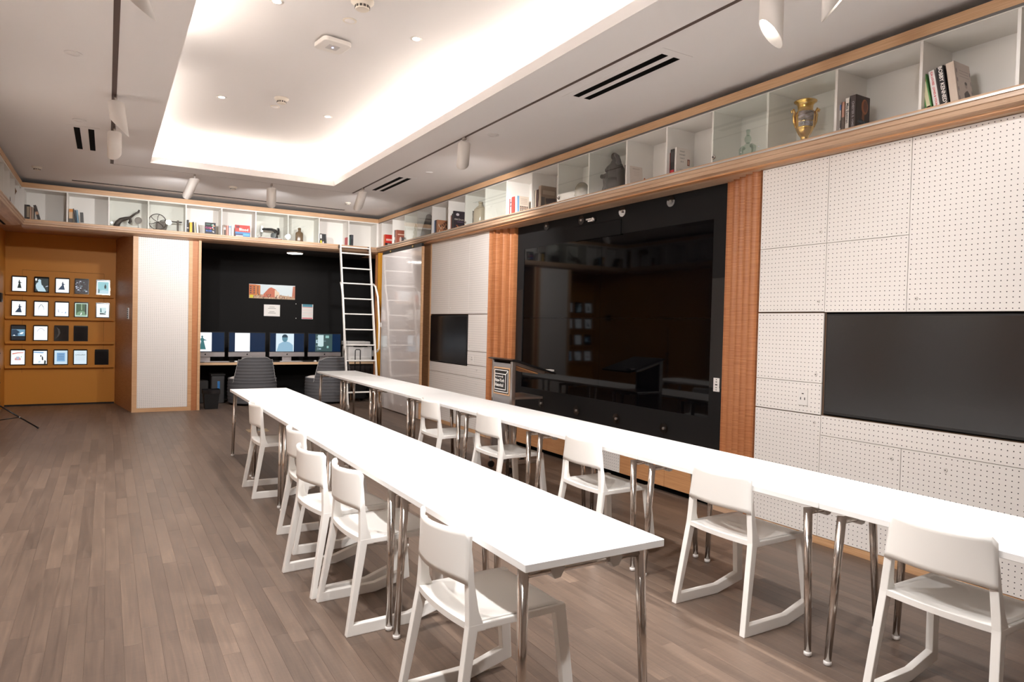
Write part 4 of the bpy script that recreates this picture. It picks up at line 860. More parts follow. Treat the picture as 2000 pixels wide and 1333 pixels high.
tl = [(0, 0, 'showing a small dark gown', gown(D_INK)), (1, 0, 'showing a seated figure in white reading', reader), (2, 0, 'on the top ledge showing a blue trailing gown', gown(D_NAVY, .30, .52)), (3, 0, 'showing a dark grey collage', collage), (4, 0, 'showing a spire against pale sky', tower),
      (0, 1, 'on the second ledge showing a dark trailing gown', gown(em('em_slate', (40, 62, 84)), .26, .55)), (1, 1, 'showing a hinged bracket shape on white', brackets), (2, 1, 'showing a faint sketch on white', faint), (3, 1, 'showing a dim green hall', corridor), (4, 1, 'showing a small teal picture on white', smallpic),
      (0, 2, 'showing a wide blue photograph between black bands', wide), (1, 2, 'showing a ring of small marks', sketch), (2, 2, 'switched off with a curved reflection drawn on its glass', curve_off), (3, 2, 'switched off on the third ledge, beside an empty place', blank),
      (0, 3, 'showing a red banner drawing', scroll), (1, 3, 'showing a black and white cartoon', cartoon), (2, 3, 'showing a blue printed notice', notice), (3, 3, 'showing a bill headed with large letters', bill), (4, 3, 'switched off at the end of the lowest ledge', blank)]
for c, r, lab, d in tl: tablet(c, r, 'black tablet '+lab, d)
tb = [o for o in bpy.data.objects if o.name.startswith('tablet') and o.type == 'EMPTY' and 'large letters' in o['label']][0]
text('CHOLERA!', .034, (0, -.0018, .022+(THT-.044)*.68), (1, 0, 0), (0, 0, 1), E_DK, tb, 'lettering', sx=.9)
# thin panel groove lines on the yellow wall
for a in ((-1.20, -.05, YW-.0015, YW, 2.245, 2.249), (-1.20, -1.197, YW-.0015, YW, .55, 2.245), (-.05, -.047, YW-.0015, YW, .55, 2.245)): MB().box(*a).build('panel_groove', mat('groove_dark', (96, 56, 12), .8), wb)

# light stand at the edge by the yellow wall
t = thing('light_stand', 'black folding light stand with spread legs by the yellow wall', 'stand', (-1.225, 10.85, 0))
cx, cy = -1.225, 10.85; MB().cyl((cx, cy, .12), (cx, cy, 1.0), .012, n=10).cyl((cx, cy, 1.0), (cx, cy, 1.55), .009, n=10).build('column', M_BLACKP, t)
for a, lr in ((.2, .46), (1.9, .2), (4.6, .42)):
    f_ = Vector((cx+lr*math.cos(a), cy+lr*math.sin(a), .012)); tp_ = Vector((cx+.015*math.cos(a), cy+.015*math.sin(a), .36)); m_ = f_.lerp(tp_, .45)
    lg = MB().cyl(f_, tp_, .009, n=8).build('leg', M_BLACKP, t); MB().cyl((cx, cy, .14), m_, .006, n=8).build('brace', M_BLACKP, t)
    MB().ball(m_, .012, 8).build('joint', M_STEEL, lg); MB().ball(f_, .013, 8).build('foot', M_BLACKP, lg)
for z in (.36, .62, .80, 1.0): MB().cyl((cx, cy, z-.03), (cx, cy, z+.03), .022, n=12).cyl((cx, cy, z), (cx+.055, cy, z+.01), .008, n=8).build('collar', M_BLACKP, t)
tag(MB().box(XLW, XLW+.03, 13.05, 13.22, 1.70, 1.84).build('wall_box', M_BLACKP, loc=(XLW, 13.13, 1.77), bevel=.004), 'small black box on the yellow side wall by the tablets', 'box')

# lectern: x 3.53..3.97, sign face towards -x
t = thing('lectern', 'grey metal lectern on castors with black museum sign and sloping top', 'lectern', (3.75, 6.15, 0))
LX, LY0, LY1 = 3.55, 5.93, 6.35
MB().box(LX, LX+.02, LY0+.03, LY1-.03, .10, 1.13).build('front_panel', M_GREYL, t); 
for y in (LY0, LY1-.035): MB().box(LX-.006, LX+.045, y, y+.035, .10, 1.155 if y == LY0 else 1.155).build('corner_post', M_STEEL, t, bevel=.008, seg=2)
tp_ = [(LX-.03, 1.172), (LX+.02, 1.180), (LX+.52, 1.035), (LX+.515, 1.018), (LX+.015, 1.158)]
MB().prism(tp_, LY0-.03, LY1+.06, 'y').build('desktop', M_BLACKP, t)
for y in (LY0+.004, LY1-.03): MB().prism([(LX+.02, 1.155), (LX+.40, 1.048), (LX+.40, 1.018), (LX+.02, 1.125)], y, y+.026, 'y').build('desk_arm', M_STEEL, t)
MB().prism([(LX+.03, 1.12), (LX+.33, 1.03), (LX+.33, 1.02), (LX+.03, 1.11)], LY0+.03, LY1-.03, 'y').build('under_shelf', M_BASE, t)
MB().box(LX+.02, LX+.38, LY0, LY1, .765, .79).build('shelf', M_STEEL, t, bevel=.003)
MB().box(LX+.44, LX+.50, LY0-.02, LY0+.05, 1.05, 1.068).build('paper_stop', M_WHITE, t)
for y in (LY0+.0, LY1-.04): MB().box(LX-.02, LX+.42, y, y+.04, .095, .135).build('foot_bar', M_STEEL, t, bevel=.008, seg=2)
for x in (LX+.0, LX+.39):
    for y in (LY0+.02, LY1-.02): 
        c = MB().cyl((x, y-.012, .035), (x, y+.012, .035), .035, n=18).build('castor', M_BLACKP, t); MB().cyl((x, y, .05), (x, y, .10), .010, n=8).build('castor_stem', M_STEEL, c)
xs_ = LX-.004; sg = MB().box(xs_-.006, xs_, 5.965, 6.295, .80, 1.085).build('sign_frame', M_TANY, t)
sb_ = MB().box(xs_-.008, xs_-.004, 5.98, 6.28, .815, 1.07).build('sign_panel', mat('sign_black', (22, 22, 24), .4), t); W_ = mat('sign_white', (244, 242, 238), .5)
def line(y0, z0, y1, z1, wd=.004):
    d = Vector((0, y1-y0, z1-z0)); L = d.length; d.normalize(); MB().obox((xs_-.0088, (y0+y1)/2, (z0+z1)/2), (1, 0, 0), d, d.cross(Vector((1, 0, 0))), .0006, L/2, wd).build('sign_line', W_, t)
for q in ((6.27, 1.055, 5.995, 1.055), (5.995, 1.055, 5.995, .83), (5.995, .83, 6.27, .83), (6.27, .83, 6.27, 1.055), (6.27, 1.015, 6.04, 1.015), (6.04, 1.015, 6.04, .855), (6.04, .855, 6.27, .855), (6.04, 1.015, 5.995, 1.055), (6.27, .83, 6.27, .855)): line(*q)
for s_t, sz, z in (('Tech Commons @', .023, .988), ('New-York', .048, .947), ('Historical', .048, .898)): text(s_t, sz, (xs_-.0092, 6.262, z), (0, -1, 0), (0, 0, 1), W_, t, 'lettering', 'LEFT', True, .93)
# floor power lid under the far aisle table
p = bp(490, 842, 2, 0); q = bp(512, 842, 2, 0); tag(MB().box(p.x-.05, p.x+.22, p.y-.12, p.y+.12, 0, .003).box(p.x, p.x+.17, p.y-.08, p.y+.08, .003, .006, 1).build('floor_socket', [mat('brass_lid', (214, 190, 150), .3, .8), M_STEEL], loc=p), 'brass floor socket lid under the far table of the aisle row', 'floor socket')

# ================================================================== THINGS ON THE SHELVES
M_PAGE = mat('book_pages', (226, 216, 198), .8)
ZS = ZL+.0045
def spos(wall, px, py, d=.05): return bp(px, py, 1, YS+d).x if wall == 'b' else -bp(px, py, 0, XR+d).y
def wpos(wall, s_, d): return Vector((s_, YS+d, ZS)) if wall == 'b' else Vector((XR+d, -s_, ZS))
RZ = {'b': 0, 'r': -math.pi/2}
def cm_(rgb): return mat('cover_%d_%d_%d' % tuple(rgb), rgb, .45)
def book(wall, s0, s1, h, rgb, label, group, dep=.15, d=.04, lean=0, bands=(), title=None, cover=None):
    """local frame: +X along the shelf, spine on -Y, Z up"""
    th = s1-s0; t = local('book', label, 'book', group); o = t; hw = th/2; c = .0022
    mb = MB().box(-hw, -hw+c, 0, dep, 0, h).box(hw-c, hw, 0, dep, 0, h).box(-hw, hw, 0, .003, 0, h)
    mb.build('cover', cm_(rgb), t); MB().box(-hw+c, hw-c, .003, dep-.004, .003, h-.004).build('pages', M_PAGE, t)
    for z0, z1, col, *bw in bands: MB().box(-(hw-.0004)*(bw[0] if bw else 1), (hw-.0004)*(bw[0] if bw else 1), -.0006, .001, h*z0, h*z1).build('spine_label', cm_(col), t)
    if title:
        tx, size, zc, col = title; text(tx, size, (0, -.0010, h*zc), (0, 0, -1), (1, 0, 0), cm_(col), t, 'lettering', bold=True)
    if cover: cover(t, hw+.0004, dep, h)
    p = wpos(wall, (s0+s1)/2, d); a = lean; t.location = p+Vector((0, 0, abs(math.sin(a))*hw)); t.rotation_euler = (0, a, RZ[wall]); return t
def crect(t, X, y0, y1, z0, z1, rgb, k=1): MB().box(X, X+.0003*k, y0, y1, z0, z1).build('cover_print', cm_(rgb), t)
def cpoly(t, X, pts, rgb, k=2): MB().poly([(X+.0003*k, y, z) for y, z in pts]).build('cover_print', cm_(rgb), t)
def ctext(t, X, s_, size, y, z, rgb, k=4, align='CENTER', bold=False): text(s_, size, (X+.0003*k, y, z), (0, 1, 0), (0, 0, 1), cm_(rgb), t, 'lettering', align, bold)
def oval(cy, cz, ry, rz, n=14): return [(cy+ry*math.cos(2*math.pi*i/n), cz+rz*math.sin(2*math.pi*i/n)) for i in range(n)]
def group_books(wall, place, py, items, grp):
    for it in items:
        (p0, p1, h, rgb, lab), kw = it[:5], (it[5] if len(it) > 5 else {})
        book(wall, spos(wall, p0, py), spos(wall, p1, py)-.0008, h, rgb, lab+' '+place, grp, **kw)
def leaned(items): return items
G1 = 'books on the back shelf'; G2 = 'books on the shelf over the video wall'
group_books('b', 'in the back-shelf compartment nearest the yellow side wall', 420, [
    (47.3, 52, .208, (74, 66, 62), 'dark grey book'), (52, 58, .208, (26, 24, 24), 'black book with tan label', dict(bands=((.12, .88, (150, 132, 110)),))), (58.2, 61.8, .185, (196, 158, 134), 'pinkish book'), (62, 66.6, .178, (158, 140, 124), 'tan grey book'),
    (73.5, 79, .215, (70, 62, 58), 'leaning dark grey book', dict(lean=-.26, bands=((.35, .55, (190, 150, 118)),)))], G1)
group_books('b', 'in the second back-shelf compartment from the yellow wall', 428, [
    (134.5, 142.5, .205, (206, 176, 140), 'cream book with orange top', dict(bands=((.78, 1, (206, 134, 56)), (0, .3, (70, 62, 56))))), (145.6, 147.6, .215, (76, 66, 58), 'thin brown leaning book', dict(lean=-.1)), (148.3, 150.8, .195, (44, 66, 84), 'dark blue leaning book', dict(lean=-.1)),
    (151.4, 154.6, .198, (110, 152, 176), 'pale blue leaning book', dict(lean=-.1)), (157.2, 163.6, .165, (76, 74, 70), 'short charcoal book', dict(lean=-.05, bands=((0, .08, (200, 190, 180)),)))], G1)
def clash(t, X, dep, h): pass
group_books('b', 'in the compartment beside the wheel apparatus', 450, [
    (364.8, 368.6, .20, (30, 28, 28), 'black book', dict(bands=((.3, .4, (190, 180, 170)),))), (370, 375.6, .165, (224, 176, 40), 'yellow book'), (376, 378.4, .175, (40, 36, 50), 'thin dark book'), (379.6, 382.9, .165, (226, 210, 176), 'cream leaning book', dict(lean=-.05)), (383.8, 388.2, .178, (232, 224, 214), 'white leaning book', dict(lean=-.06))], G1)
def faceout(px0, px1, py, h, rgb, label, draw, tilt=.12):
    x0, x1 = bp(px0, py, 1, YS+.06).x, bp(px1, py, 1, YS+.06).x; w_ = x1-x0; t = local('book', label, 'book', G1)
    MB().box(-w_/2, w_/2, 0, .003, 0, h).box(-w_/2, w_/2, .022, .025, 0, h).box(-w_/2, -w_/2+.003, 0, .025, 0, h).build('cover', cm_(rgb), t); MB().box(-w_/2+.003, w_/2-.004, .003, .022, .003, h-.003).build('pages', M_PAGE, t)
    R_ = lambda u0, u1, v0, v1, c, k=1: MB().box(-w_/2+w_*u0, -w_/2+w_*u1, -.0004*k, 0, h*v0, h*v1).build('cover_print', cm_(c), t)
    Tx = lambda s_, sz, u, v, c: text(s_, sz, (-w_/2+w_*u, -.0022, h*v), (1, 0, 0), (0, 0, 1), cm_(c), t, 'lettering', bold=True)
    draw(R_, Tx); t.location = ((x0+x1)/2, YS+.06, ZS); t.rotation_euler = (-tilt, 0, 0)
    MB().prism([(.02, 0), (.09, 0), (.025+.09*tilt*.5, h*.6)], -.03, .03, 'x').build('easel', M_ACRYL, t)
def d1(R_, Tx):
    Tx('CLASH', .034, .36, .54, (206, 60, 140)); Tx('BLUES', .034, .36, .28, (70, 120, 210))
    random.seed(5)
    for q in range(9): u, v = .45+random.random()*.4, .1+random.random()*.75; R_(u, u+.10, v, v+.10, random.choice(((222, 214, 206), (226, 150, 90), (150, 90, 170), (96, 190, 160), (200, 190, 190))), 2+q*.1)
    R_(.08, .5, .82, .88, (96, 130, 120))
def d2(R_, Tx): R_(0, 1, .42, 1, (214, 70, 62)); R_(0, 1, 0, .42, (70, 130, 180), 1.5); R_(.05, .3, .72, .95, (120, 50, 60), 2); R_(.0, .5, .05, .25, (60, 70, 110), 2.2); R_(.05, .52, .03, .12, (206, 196, 196), 3); R_(.55, .95, .12, .3, (96, 170, 220), 3); Tx('Blood', .062, .58, .62, (246, 240, 236))
faceout(400.5, 421.5, 450, .195, (44, 44, 50), 'dark face-out book with bright scattered lettering near the wheel apparatus', d1)
group_books('b', 'in the compartment beside the sewing machine', 460, [
    (434.8, 436.6, .17, (226, 206, 190), 'thin cream book'), (437, 440.8, .172, (150, 120, 106), 'brown and white book', dict(bands=((.55, .75, (236, 226, 220)), (.0, .5, (84, 70, 60))))), (441.4, 446, .165, (222, 128, 112), 'salmon book'), (446.4, 451, .168, (226, 228, 232), 'white book with blue edge', dict(bands=((.8, .95, (120, 170, 200)),))), (451.4, 456.6, .165, (236, 230, 226), 'plain white book')], G1)
faceout(459.5, 488.5, 455, .20, (214, 70, 62), 'face-out red and blue book beside the sewing machine', d2)
group_books('b', 'in the compartment beside the amber bottle', 470, [
    (621.4, 624.6, .172, (34, 32, 34), 'black book with white bars', dict(bands=((.3, .7, (200, 196, 192)),), lean=-.04)), (625.2, 628.8, .172, (70, 66, 66), 'grey book with yellow foot', dict(bands=((.0, .3, (226, 206, 60)), (.5, .9, (220, 214, 208))), lean=-.04)), (629.4, 632.8, .17, (40, 38, 40), 'black book with pale foot', dict(bands=((.0, .2, (190, 180, 190)),), lean=-.05)), (633.4, 637.8, .168, (32, 31, 33), 'plain black leaning book', dict(lean=-.07))], G1)
group_books('b', 'in the back-shelf corner compartment above the ladder', 478, [
    (677.6, 680, .15, (190, 40, 50), 'thin red book'), (680.4, 684, .168, (84, 120, 110), 'green book'), (684.4, 689.6, .20, (62, 64, 70), 'dark slate book', dict(bands=((.1, .6, (40, 40, 44)),)))], G1)
# shelf over the video wall, far to near
def redc(t, X, dep, h): crect(t, X, 0, dep, 0, h, (206, 50, 40)); crect(t, X, .02, dep-.02, h*.50, h*.66, (236, 190, 180), 2); crect(t, X, 0, dep, h*.14, h*.32, (40, 34, 34), 2); crect(t, X, .05, dep, h*.16, h*.28, (190, 180, 176), 3)
def brownc(t, X, dep, h): crect(t, X, 0, dep, 0, h, (150, 84, 66)); crect(t, X, .02, dep*.8, h*.66, h*.72, (220, 190, 170), 2); crect(t, X, dep*.4, dep, h*.12, h*.50, (92, 84, 84), 2); cpoly(t, X, oval(dep*.4, h*.32, .02, .05), (206, 186, 176), 3)
group_books('r', 'in the corner compartment above the whiteboard', 478, [
    (744.3, 746.4, .20, (206, 186, 160), 'tan book'), (746.6, 749.2, .205, (70, 60, 62), 'dark striped book', dict(bands=((.2, .8, (190, 180, 170)),))), (750, 753, .225, (226, 120, 60), 'orange-spined red book', dict(cover=redc, dep=.17))], G2)
group_books('r', 'in the compartment next to the corner one', 470, [
    (768, 769.6, .245, (150, 60, 54), 'thin red-brown book', dict(dep=.17)), (769.8, 772.4, .25, (56, 46, 50), 'dark book with white mark', dict(bands=((.3, .5, (220, 210, 200)),), dep=.17)), (772.6, 775.6, .245, (176, 116, 98), 'brown picture-cover book', dict(cover=brownc, dep=.18))], G2)
def crowdc(t, X, dep, h):
    crect(t, X, 0, dep, 0, h, (176, 122, 88)); random.seed(6)
    for q in range(22): y, z = random.random()*(dep-.02), random.random()*h*.85; cpoly(t, X, [(y, z), (y+.018, z+.004), (y+.014, z+.03), (y+.002, z+.034)], random.choice(((62, 44, 38), (40, 32, 34), (210, 186, 160), (120, 70, 50))), 2+q*.1)
group_books('r', 'in the compartment beyond the dark bell', 450, [
    (844.6, 847.6, .15, (222, 160, 146), 'short pink book'), (848.6, 851, .215, (120, 140, 176), 'blue book'), (851.2, 852.8, .215, (36, 34, 36), 'thin black book'), (853, 855, .215, (150, 104, 80), 'brown crowded-cover book', dict(cover=crowdc, dep=.17))], G2)
def drumc(t, X, dep, h):
    crect(t, X, 0, dep, 0, h, (52, 44, 50)); ctext(t, X, 'Old Drum S', .036, dep*.52, h*.56, (226, 216, 206)); cpoly(t, X, oval(dep*.32, h*.82, .026, .02), (206, 196, 200), 2); crect(t, X, dep*.3, dep*.8, h*.42, h*.44, (120, 96, 130), 2)
    random.seed(8)
    for q in range(14): y, z = random.random()*(dep-.02), random.random()*h*.2; cpoly(t, X, oval(y+.01, z+.01, .01, .012, 8), random.choice(((150, 84, 56), (206, 140, 90), (90, 56, 50))), 2+q*.1)
group_books('r', 'in the compartment before the patterned jug', 440, [
    (876, 877.8, .19, (70, 96, 96), 'thin teal book'), (878, 879.8, .20, (206, 176, 116), 'tan book'), (880, 883.2, .22, (140, 86, 74), 'red-brown book'), (883.4, 885, .24, (40, 30, 32), 'thin black book'), (885.4, 887.4, .275, (52, 44, 50), 'tall dark book with white script title', dict(cover=drumc, dep=.19))], G2)
def facesc(t, X, dep, h):
    crect(t, X, 0, dep, 0, h, (228, 214, 196)); crect(t, X, 0, dep*.16, 0, h, (130, 176, 214), 2)
    for r in range(2):
        for c in range(5): y, z = dep*.24+c*dep*.145, h*(.08+.20*r); crect(t, X, y, y+dep*.11, z, z+h*.17, (70, 54, 50), 2); cpoly(t, X, oval(y+dep*.055, z+h*.08, dep*.035, h*.055, 8), (206, 170, 146), 3)
    for c in range(4): crect(t, X, dep*.3, dep*.85, h*(.56+.09*c), h*(.60+.09*c), (206, 186, 170), 2)
group_books('r', 'in the compartment with the grid-of-faces book', 400, [
    (992.8, 994.6, .215, (50, 44, 50), 'thin dark book'), (994.8, 997.6, .21, (206, 52, 52), 'red book'), (997.8, 1000.4, .22, (232, 226, 222), 'white dotted book', dict(bands=((.5, .55, (60, 60, 90)), (.7, .75, (60, 60, 90))))), (1000.6, 1006, .225, (226, 84, 74), 'thick coral book', dict(dep=.18)), (1007.4, 1012, .222, (236, 226, 210), 'cream book covered in small faces', dict(cover=facesc, dep=.17, lean=-.04))], G2)
def grid_grey(t, X, dep, h): crect(t, X, 0, dep, 0, h, (150, 132, 116)); crect(t, X, dep*.1, dep*.92, h*.62, h*.80, (176, 158, 140), 2); cpoly(t, X, [(dep*.4, 0), (dep, 0), (dep, h*.5), (dep*.3, h*.45)], (92, 86, 86), 3); crect(t, X, 0, dep*.25, 0, h*.5, (110, 102, 98), 2)
group_books('r', 'in the compartment before the beehive-shaped glass', 395, [
    (1039.4, 1041.6, .225, (206, 170, 170), 'thin pink book'), (1042, 1045.4, .225, (52, 48, 48), 'black book', dict(bands=((.05, .15, (220, 200, 190)),))), (1045.8, 1048.6, .222, (206, 190, 170), 'cream book'), (1049, 1052.4, .225, (84, 60, 58), 'dark maroon book'), (1052.8, 1058, .262, (160, 140, 122), 'large grey-brown book', dict(cover=grid_grey, dep=.21))], G2)
def palec(t, X, dep, h):
    crect(t, X, 0, dep, 0, h, (222, 210, 200)); ctext(t, X, 'INEQUALITY', .016, dep*.5, h*.74, (150, 130, 122))
    for q in range(3): crect(t, X, dep*.3, dep*.75, h*(.46+.07*q), h*(.47+.07*q), (196, 180, 170), 2)
    crect(t, X, 0, dep*.5, 0, h*.07, (150, 110, 90), 2)
group_books('r', 'in the compartment next to the dark statue', 355, [
    (1224.5, 1227.2, .215, (30, 28, 28), 'thin black leaning book', dict(lean=-.13)), (1228, 1233, .228, (232, 226, 220), 'pale book with faint title', dict(cover=palec, lean=-.09, dep=.16))], G2)
def moneyc(t, X, dep, h):
    crect(t, X, 0, dep, 0, h, (232, 224, 216))
    for q, w_ in enumerate(('WHAT', 'MONEY', "CAN'T", 'BUY')): ctext(t, X, w_, .021, dep*.42, h*(.87-.125*q), (120, 116, 112))
    ctext(t, X, 'MICHAEL J.', .012, dep*.42, h*.2, (150, 140, 132)); ctext(t, X, 'SANDEL', .012, dep*.42, h*.12, (150, 140, 132)); crect(t, X, dep*.80, dep*.985, h*.38, h*.62, (130, 80, 70), 2); crect(t, X, dep*.84, dep*.94, h*.42, h*.58, (190, 150, 130), 3)
group_books('r', 'in the compartment before the glass bust bottle', 330, [
    (1302, 1305, .195, (196, 146, 110), 'brown-edged cream book', dict(bands=((.7, .8, (110, 70, 50)),))), (1305.4, 1308.4, .195, (222, 196, 160), 'plain cream book'), (1308.6, 1310.2, .205, (176, 40, 46), 'thin red book'), (1310.6, 1317.8, .232, (56, 50, 50), 'black book with red square', dict(bands=((.06, .2, (206, 50, 60)), (.5, .9, (76, 68, 68))))), (1318.4, 1322.4, .24, (236, 230, 224), 'white book with grey stacked title', dict(cover=moneyc, dep=.165))], G2)
def portc(t, X, dep, h):
    crect(t, X, 0, dep, 0, h, (56, 44, 42)); cpoly(t, X, [(dep*.25, h*.35), (dep*.9, h*.30), (dep*.95, h*.10), (dep*.2, h*.2)], (44, 40, 44), 2); cpoly(t, X, oval(dep*.62, h*.70, dep*.24, h*.22), (168, 102, 70), 3); cpoly(t, X, oval(dep*.66, h*.72, dep*.15, h*.17), (112, 66, 50), 4); cpoly(t, X, [(dep*.42, h*.35), (dep*.60, h*.28), (dep*.62, h*.50), (dep*.45, h*.52)], (140, 88, 62), 4)
    ctext(t, X, 'CHESTER B.', .022, dep*.50, h*.25, (110, 130, 150), 5); ctext(t, X, 'HIMES', .022, dep*.34, h*.13, (110, 130, 150), 5)
group_books('r', 'in the compartment beside the gold vase', 235, [
    (1638, 1644, .195, (150, 140, 136), 'grey book with blue top', dict(bands=((.82, 1, (110, 140, 200)), (.45, .80, (232, 226, 222)), (0, .18, (232, 226, 222))))), (1645, 1651, .21, (206, 160, 140), 'pink and grey book', dict(bands=((0, .5, (110, 100, 92)),))), (1652, 1660, .228, (232, 226, 218), 'white book with thin serif title', dict(title=('Max Eastman', .026, .55, (80, 76, 74)))), (1660.8, 1673, .238, (62, 50, 48), 'dark portrait-cover book', dict(cover=portc, dep=.155, title=('CHESTER B. HIMES', .022, .45, (150, 146, 150))))], G2)
def boyc(t, X, dep, h):
    crect(t, X, 0, dep, 0, h, (206, 192, 184)); cpoly(t, X, [(dep*.42, 0), (dep*.86, 0), (dep*.80, h*.28), (dep*.68, h*.36), (dep*.55, h*.33), (dep*.42, h*.26)], (84, 74, 72), 2); cpoly(t, X, oval(dep*.60, h*.47, dep*.085, h*.07), (176, 160, 152), 3); cpoly(t, X, oval(dep*.60, h*.52, dep*.085, h*.04), (96, 86, 84), 4)
    for q in range(3): crect(t, X, dep*.25, dep*.85, h*(.66+.07*q), h*(.675+.07*q), (176, 160, 156), 2)
    for q in range(4): cpoly(t, X, oval(dep*.08, h*(.12+.22*q), dep*.025, h*.06, 8), (120, 112, 114), 2); cpoly(t, X, oval(dep*.95, h*(.12+.22*q), dep*.02, h*.06, 8), (120, 112, 114), 2)
group_books('r', 'in the shelf compartment over the large television', 190, [
    (1811, 1824.5, .232, (90, 150, 84), 'green book with cream spine panel', dict(lean=-.20, bands=((.05, .95, (224, 216, 178), .55), (.80, .93, (196, 130, 84), .6), (.05, .12, (196, 130, 84), .6)))), (1826.5, 1839.5, .246, (236, 230, 228), 'white book with red spine title', dict(lean=-.18, title=('IDA LOUISE · JONES & YOUNG', .017, .5, (214, 60, 66)))), (1842, 1856.5, .256, (42, 38, 38), 'black book with white capital title', dict(lean=-.17, title=('BOBBY KENNEDY', .031, .52, (232, 226, 220)))), (1859, 1876, .262, (206, 188, 172), 'beige book with a standing figure', dict(lean=-.15, cover=boyc, dep=.175))], G2)

# artefacts
M_IRON = mat('cast_iron', (66, 58, 54), .5, .6); M_BRONZE = mat('dark_bronze', (58, 52, 49), .42, .5)
def W(wall, px, py, d): return wpos(wall, spos(wall, px, py, d), d)
# cork press (back shelf)
p = W('b', 233, 434, .15); t = thing('cork_press', 'dark cast-iron lever press behind glass on the back shelf', 'press', p)
MB().box(p.x-.06, p.x+.16, p.y-.05, p.y+.05, p.z, p.z+.012).build('base_plate', M_IRON, t)
MB().tube([(p.x-.045, p.y, p.z+.01), (p.x-.02, p.y, p.z+.07), (p.x+.02, p.y, p.z+.12), (p.x+.09, p.y, p.z+.145), (p.x+.145, p.y, p.z+.16), (p.x+.15, p.y, p.z+.11), (p.x+.13, p.y, p.z+.075)], [.045, .04, .034, .03, .028, .022, .016], 12).build('body', M_IRON, t)
MB().tube([(p.x+.13, p.y, p.z+.15), (p.x+.20, p.y, p.z+.22), (p.x+.26, p.y, p.z+.265), (p.x+.27, p.y, p.z+.30)], [.018, .016, .017, .014], 10).build('lever', M_IRON, t)
p = W('b', 270, 438, .15); t = thing('medallion', 'dark round medallion on a thin stand beside the cork press', 'ornament', p)
MB().cyl((p.x, p.y-.008, p.z+.135), (p.x, p.y+.008, p.z+.135), .052, n=24).build('disc', M_IRON, t); MB().cyl((p.x, p.y, p.z+.006), (p.x, p.y, p.z+.09), .004, n=8).cyl((p.x, p.y, p.z), (p.x, p.y, p.z+.006), .03, n=16).build('stand', M_STEEL, t)
# wheel apparatus
p = W('b', 312, 440, .16); t = thing('wheel_apparatus', 'dark hand-cranked wheel machine with long arm on the back shelf', 'machine', p)
c = Vector((p.x-.035, p.y-.03, p.z+.135)); R_ = .125
MB().tube([(c.x+R_*math.cos(q*math.pi/16), c.y, c.z+R_*math.sin(q*math.pi/16)) for q in range(33)], .007, 8).build('wheel_rim', M_IRON, t)
for q in range(6): a = q*math.pi/3+.3; MB().tube([(c.x+k*R_*math.cos(a+.7*k*(1-k)), c.y, c.z+k*R_*math.sin(a+.7*k*(1-k))) for k in (0, .25, .5, .75, 1)], .006, 6).build('spoke', M_IRON, t)
MB().prism([(c.x-.02, p.z), (c.x+.125, p.z), (c.x+.15, p.z+.10), (c.x+.12, p.z+.165), (c.x+.02, p.z+.15), (c.x-.02, p.z+.13)], p.y-.02, p.y+.06, 'y').build('gear_case', M_IRON, t)
MB().cyl((c.x+.1, p.y, p.z+.16), (c.x+.355, p.y, p.z+.165), .010, n=10).build('arm', M_IRON, t); MB().box(c.x+.285, c.x+.31, p.y-.012, p.y+.012, p.z, p.z+.19).box(c.x+.26, c.x+.335, p.y-.03, p.y+.03, p.z, p.z+.008).build('post', M_IRON, t)
# sewing machine
p = W('b', 527, 462, .16); t = thing('sewing_machine', 'antique black sewing machine on a brown wooden base', 'sewing machine', p); mB = mat('black_enamel', (26, 26, 28), .15)
MB().box(p.x-.19, p.x+.19, p.y-.08, p.y+.08, p.z, p.z+.022).build('base', mat('machine_base', (150, 86, 70), .4), t)
MB().box(p.x-.16, p.x+.17, p.y-.05, p.y+.05, p.z+.022, p.z+.032).build('bed', mat('bed_white', (226, 222, 218), .3), t)
MB().tube([(p.x+.10, p.y, p.z+.03), (p.x+.10, p.y, p.z+.12), (p.x+.085, p.y, p.z+.165), (p.x+.03, p.y, p.z+.18), (p.x-.10, p.y, p.z+.178), (p.x-.135, p.y, p.z+.165)], [.04, .032, .03, .024, .02, .028], 12).build('arm', mB, t)
MB().box(p.x-.155, p.x-.118, p.y-.02, p.y+.02, p.z+.12, p.z+.225).cyl((p.x-.14, p.y, p.z+.05), (p.x-.14, p.y, p.z+.12), .006, n=8).build('needle_head', M_STEEL, t)
MB().cyl((p.x+.12, p.y, p.z+.155), (p.x+.15, p.y, p.z+.155), .062, n=24).build('handwheel', mB, t); MB().cyl((p.x+.148, p.y, p.z+.155), (p.x+.156, p.y, p.z+.155), .03, n=16).build('hub', M_CHROME, t); MB().cyl((p.x+.05, p.y-.055, p.z+.075), (p.x+.05, p.y-.02, p.z+.075), .045, n=24).build('motor', mB, t)
# bottles: (profile scaled) lathe
def bottle(name, wall, px, py, d, prof, m, label, cat='bottle', sx=1, sy=1, cap=None):
    p = W(wall, px, py, d); t = thing(name, label, cat, p); MB().lathe(prof, p, 28, 0, sx, sy).build('body', m, t)
    if cap: MB().lathe([(r, z) for r, z in cap], p, 20).build('stopper', m if cap else m, t)
    return t, p
t, p = bottle('amber_bottle', 'b', 584.5, 470, .14, [(.0655, 0), (.067, .01), (.067, .145), (.058, .168), (.03, .182), (.026, .19), (.026, .225), (.03, .228)], mat('amber_glass_body', (110, 84, 56), .12, spec=.8), 'amber glass bottle with square shoulders on the back shelf', sx=1, sy=.8, cap=[(.028, .228), (.03, .236), (.02, .25), (.0001, .252)])
bottle('figural_bottle', 'r', 812, 460, .16, [(.05, 0), (.055, .03), (.05, .09), (.03, .11), (.045, .14), (.042, .17), (.02, .19), (.035, .215), (.03, .245), (.012, .26), (.012, .29)], M_CLEAR, 'small pale figural bottle behind glass near the corner')
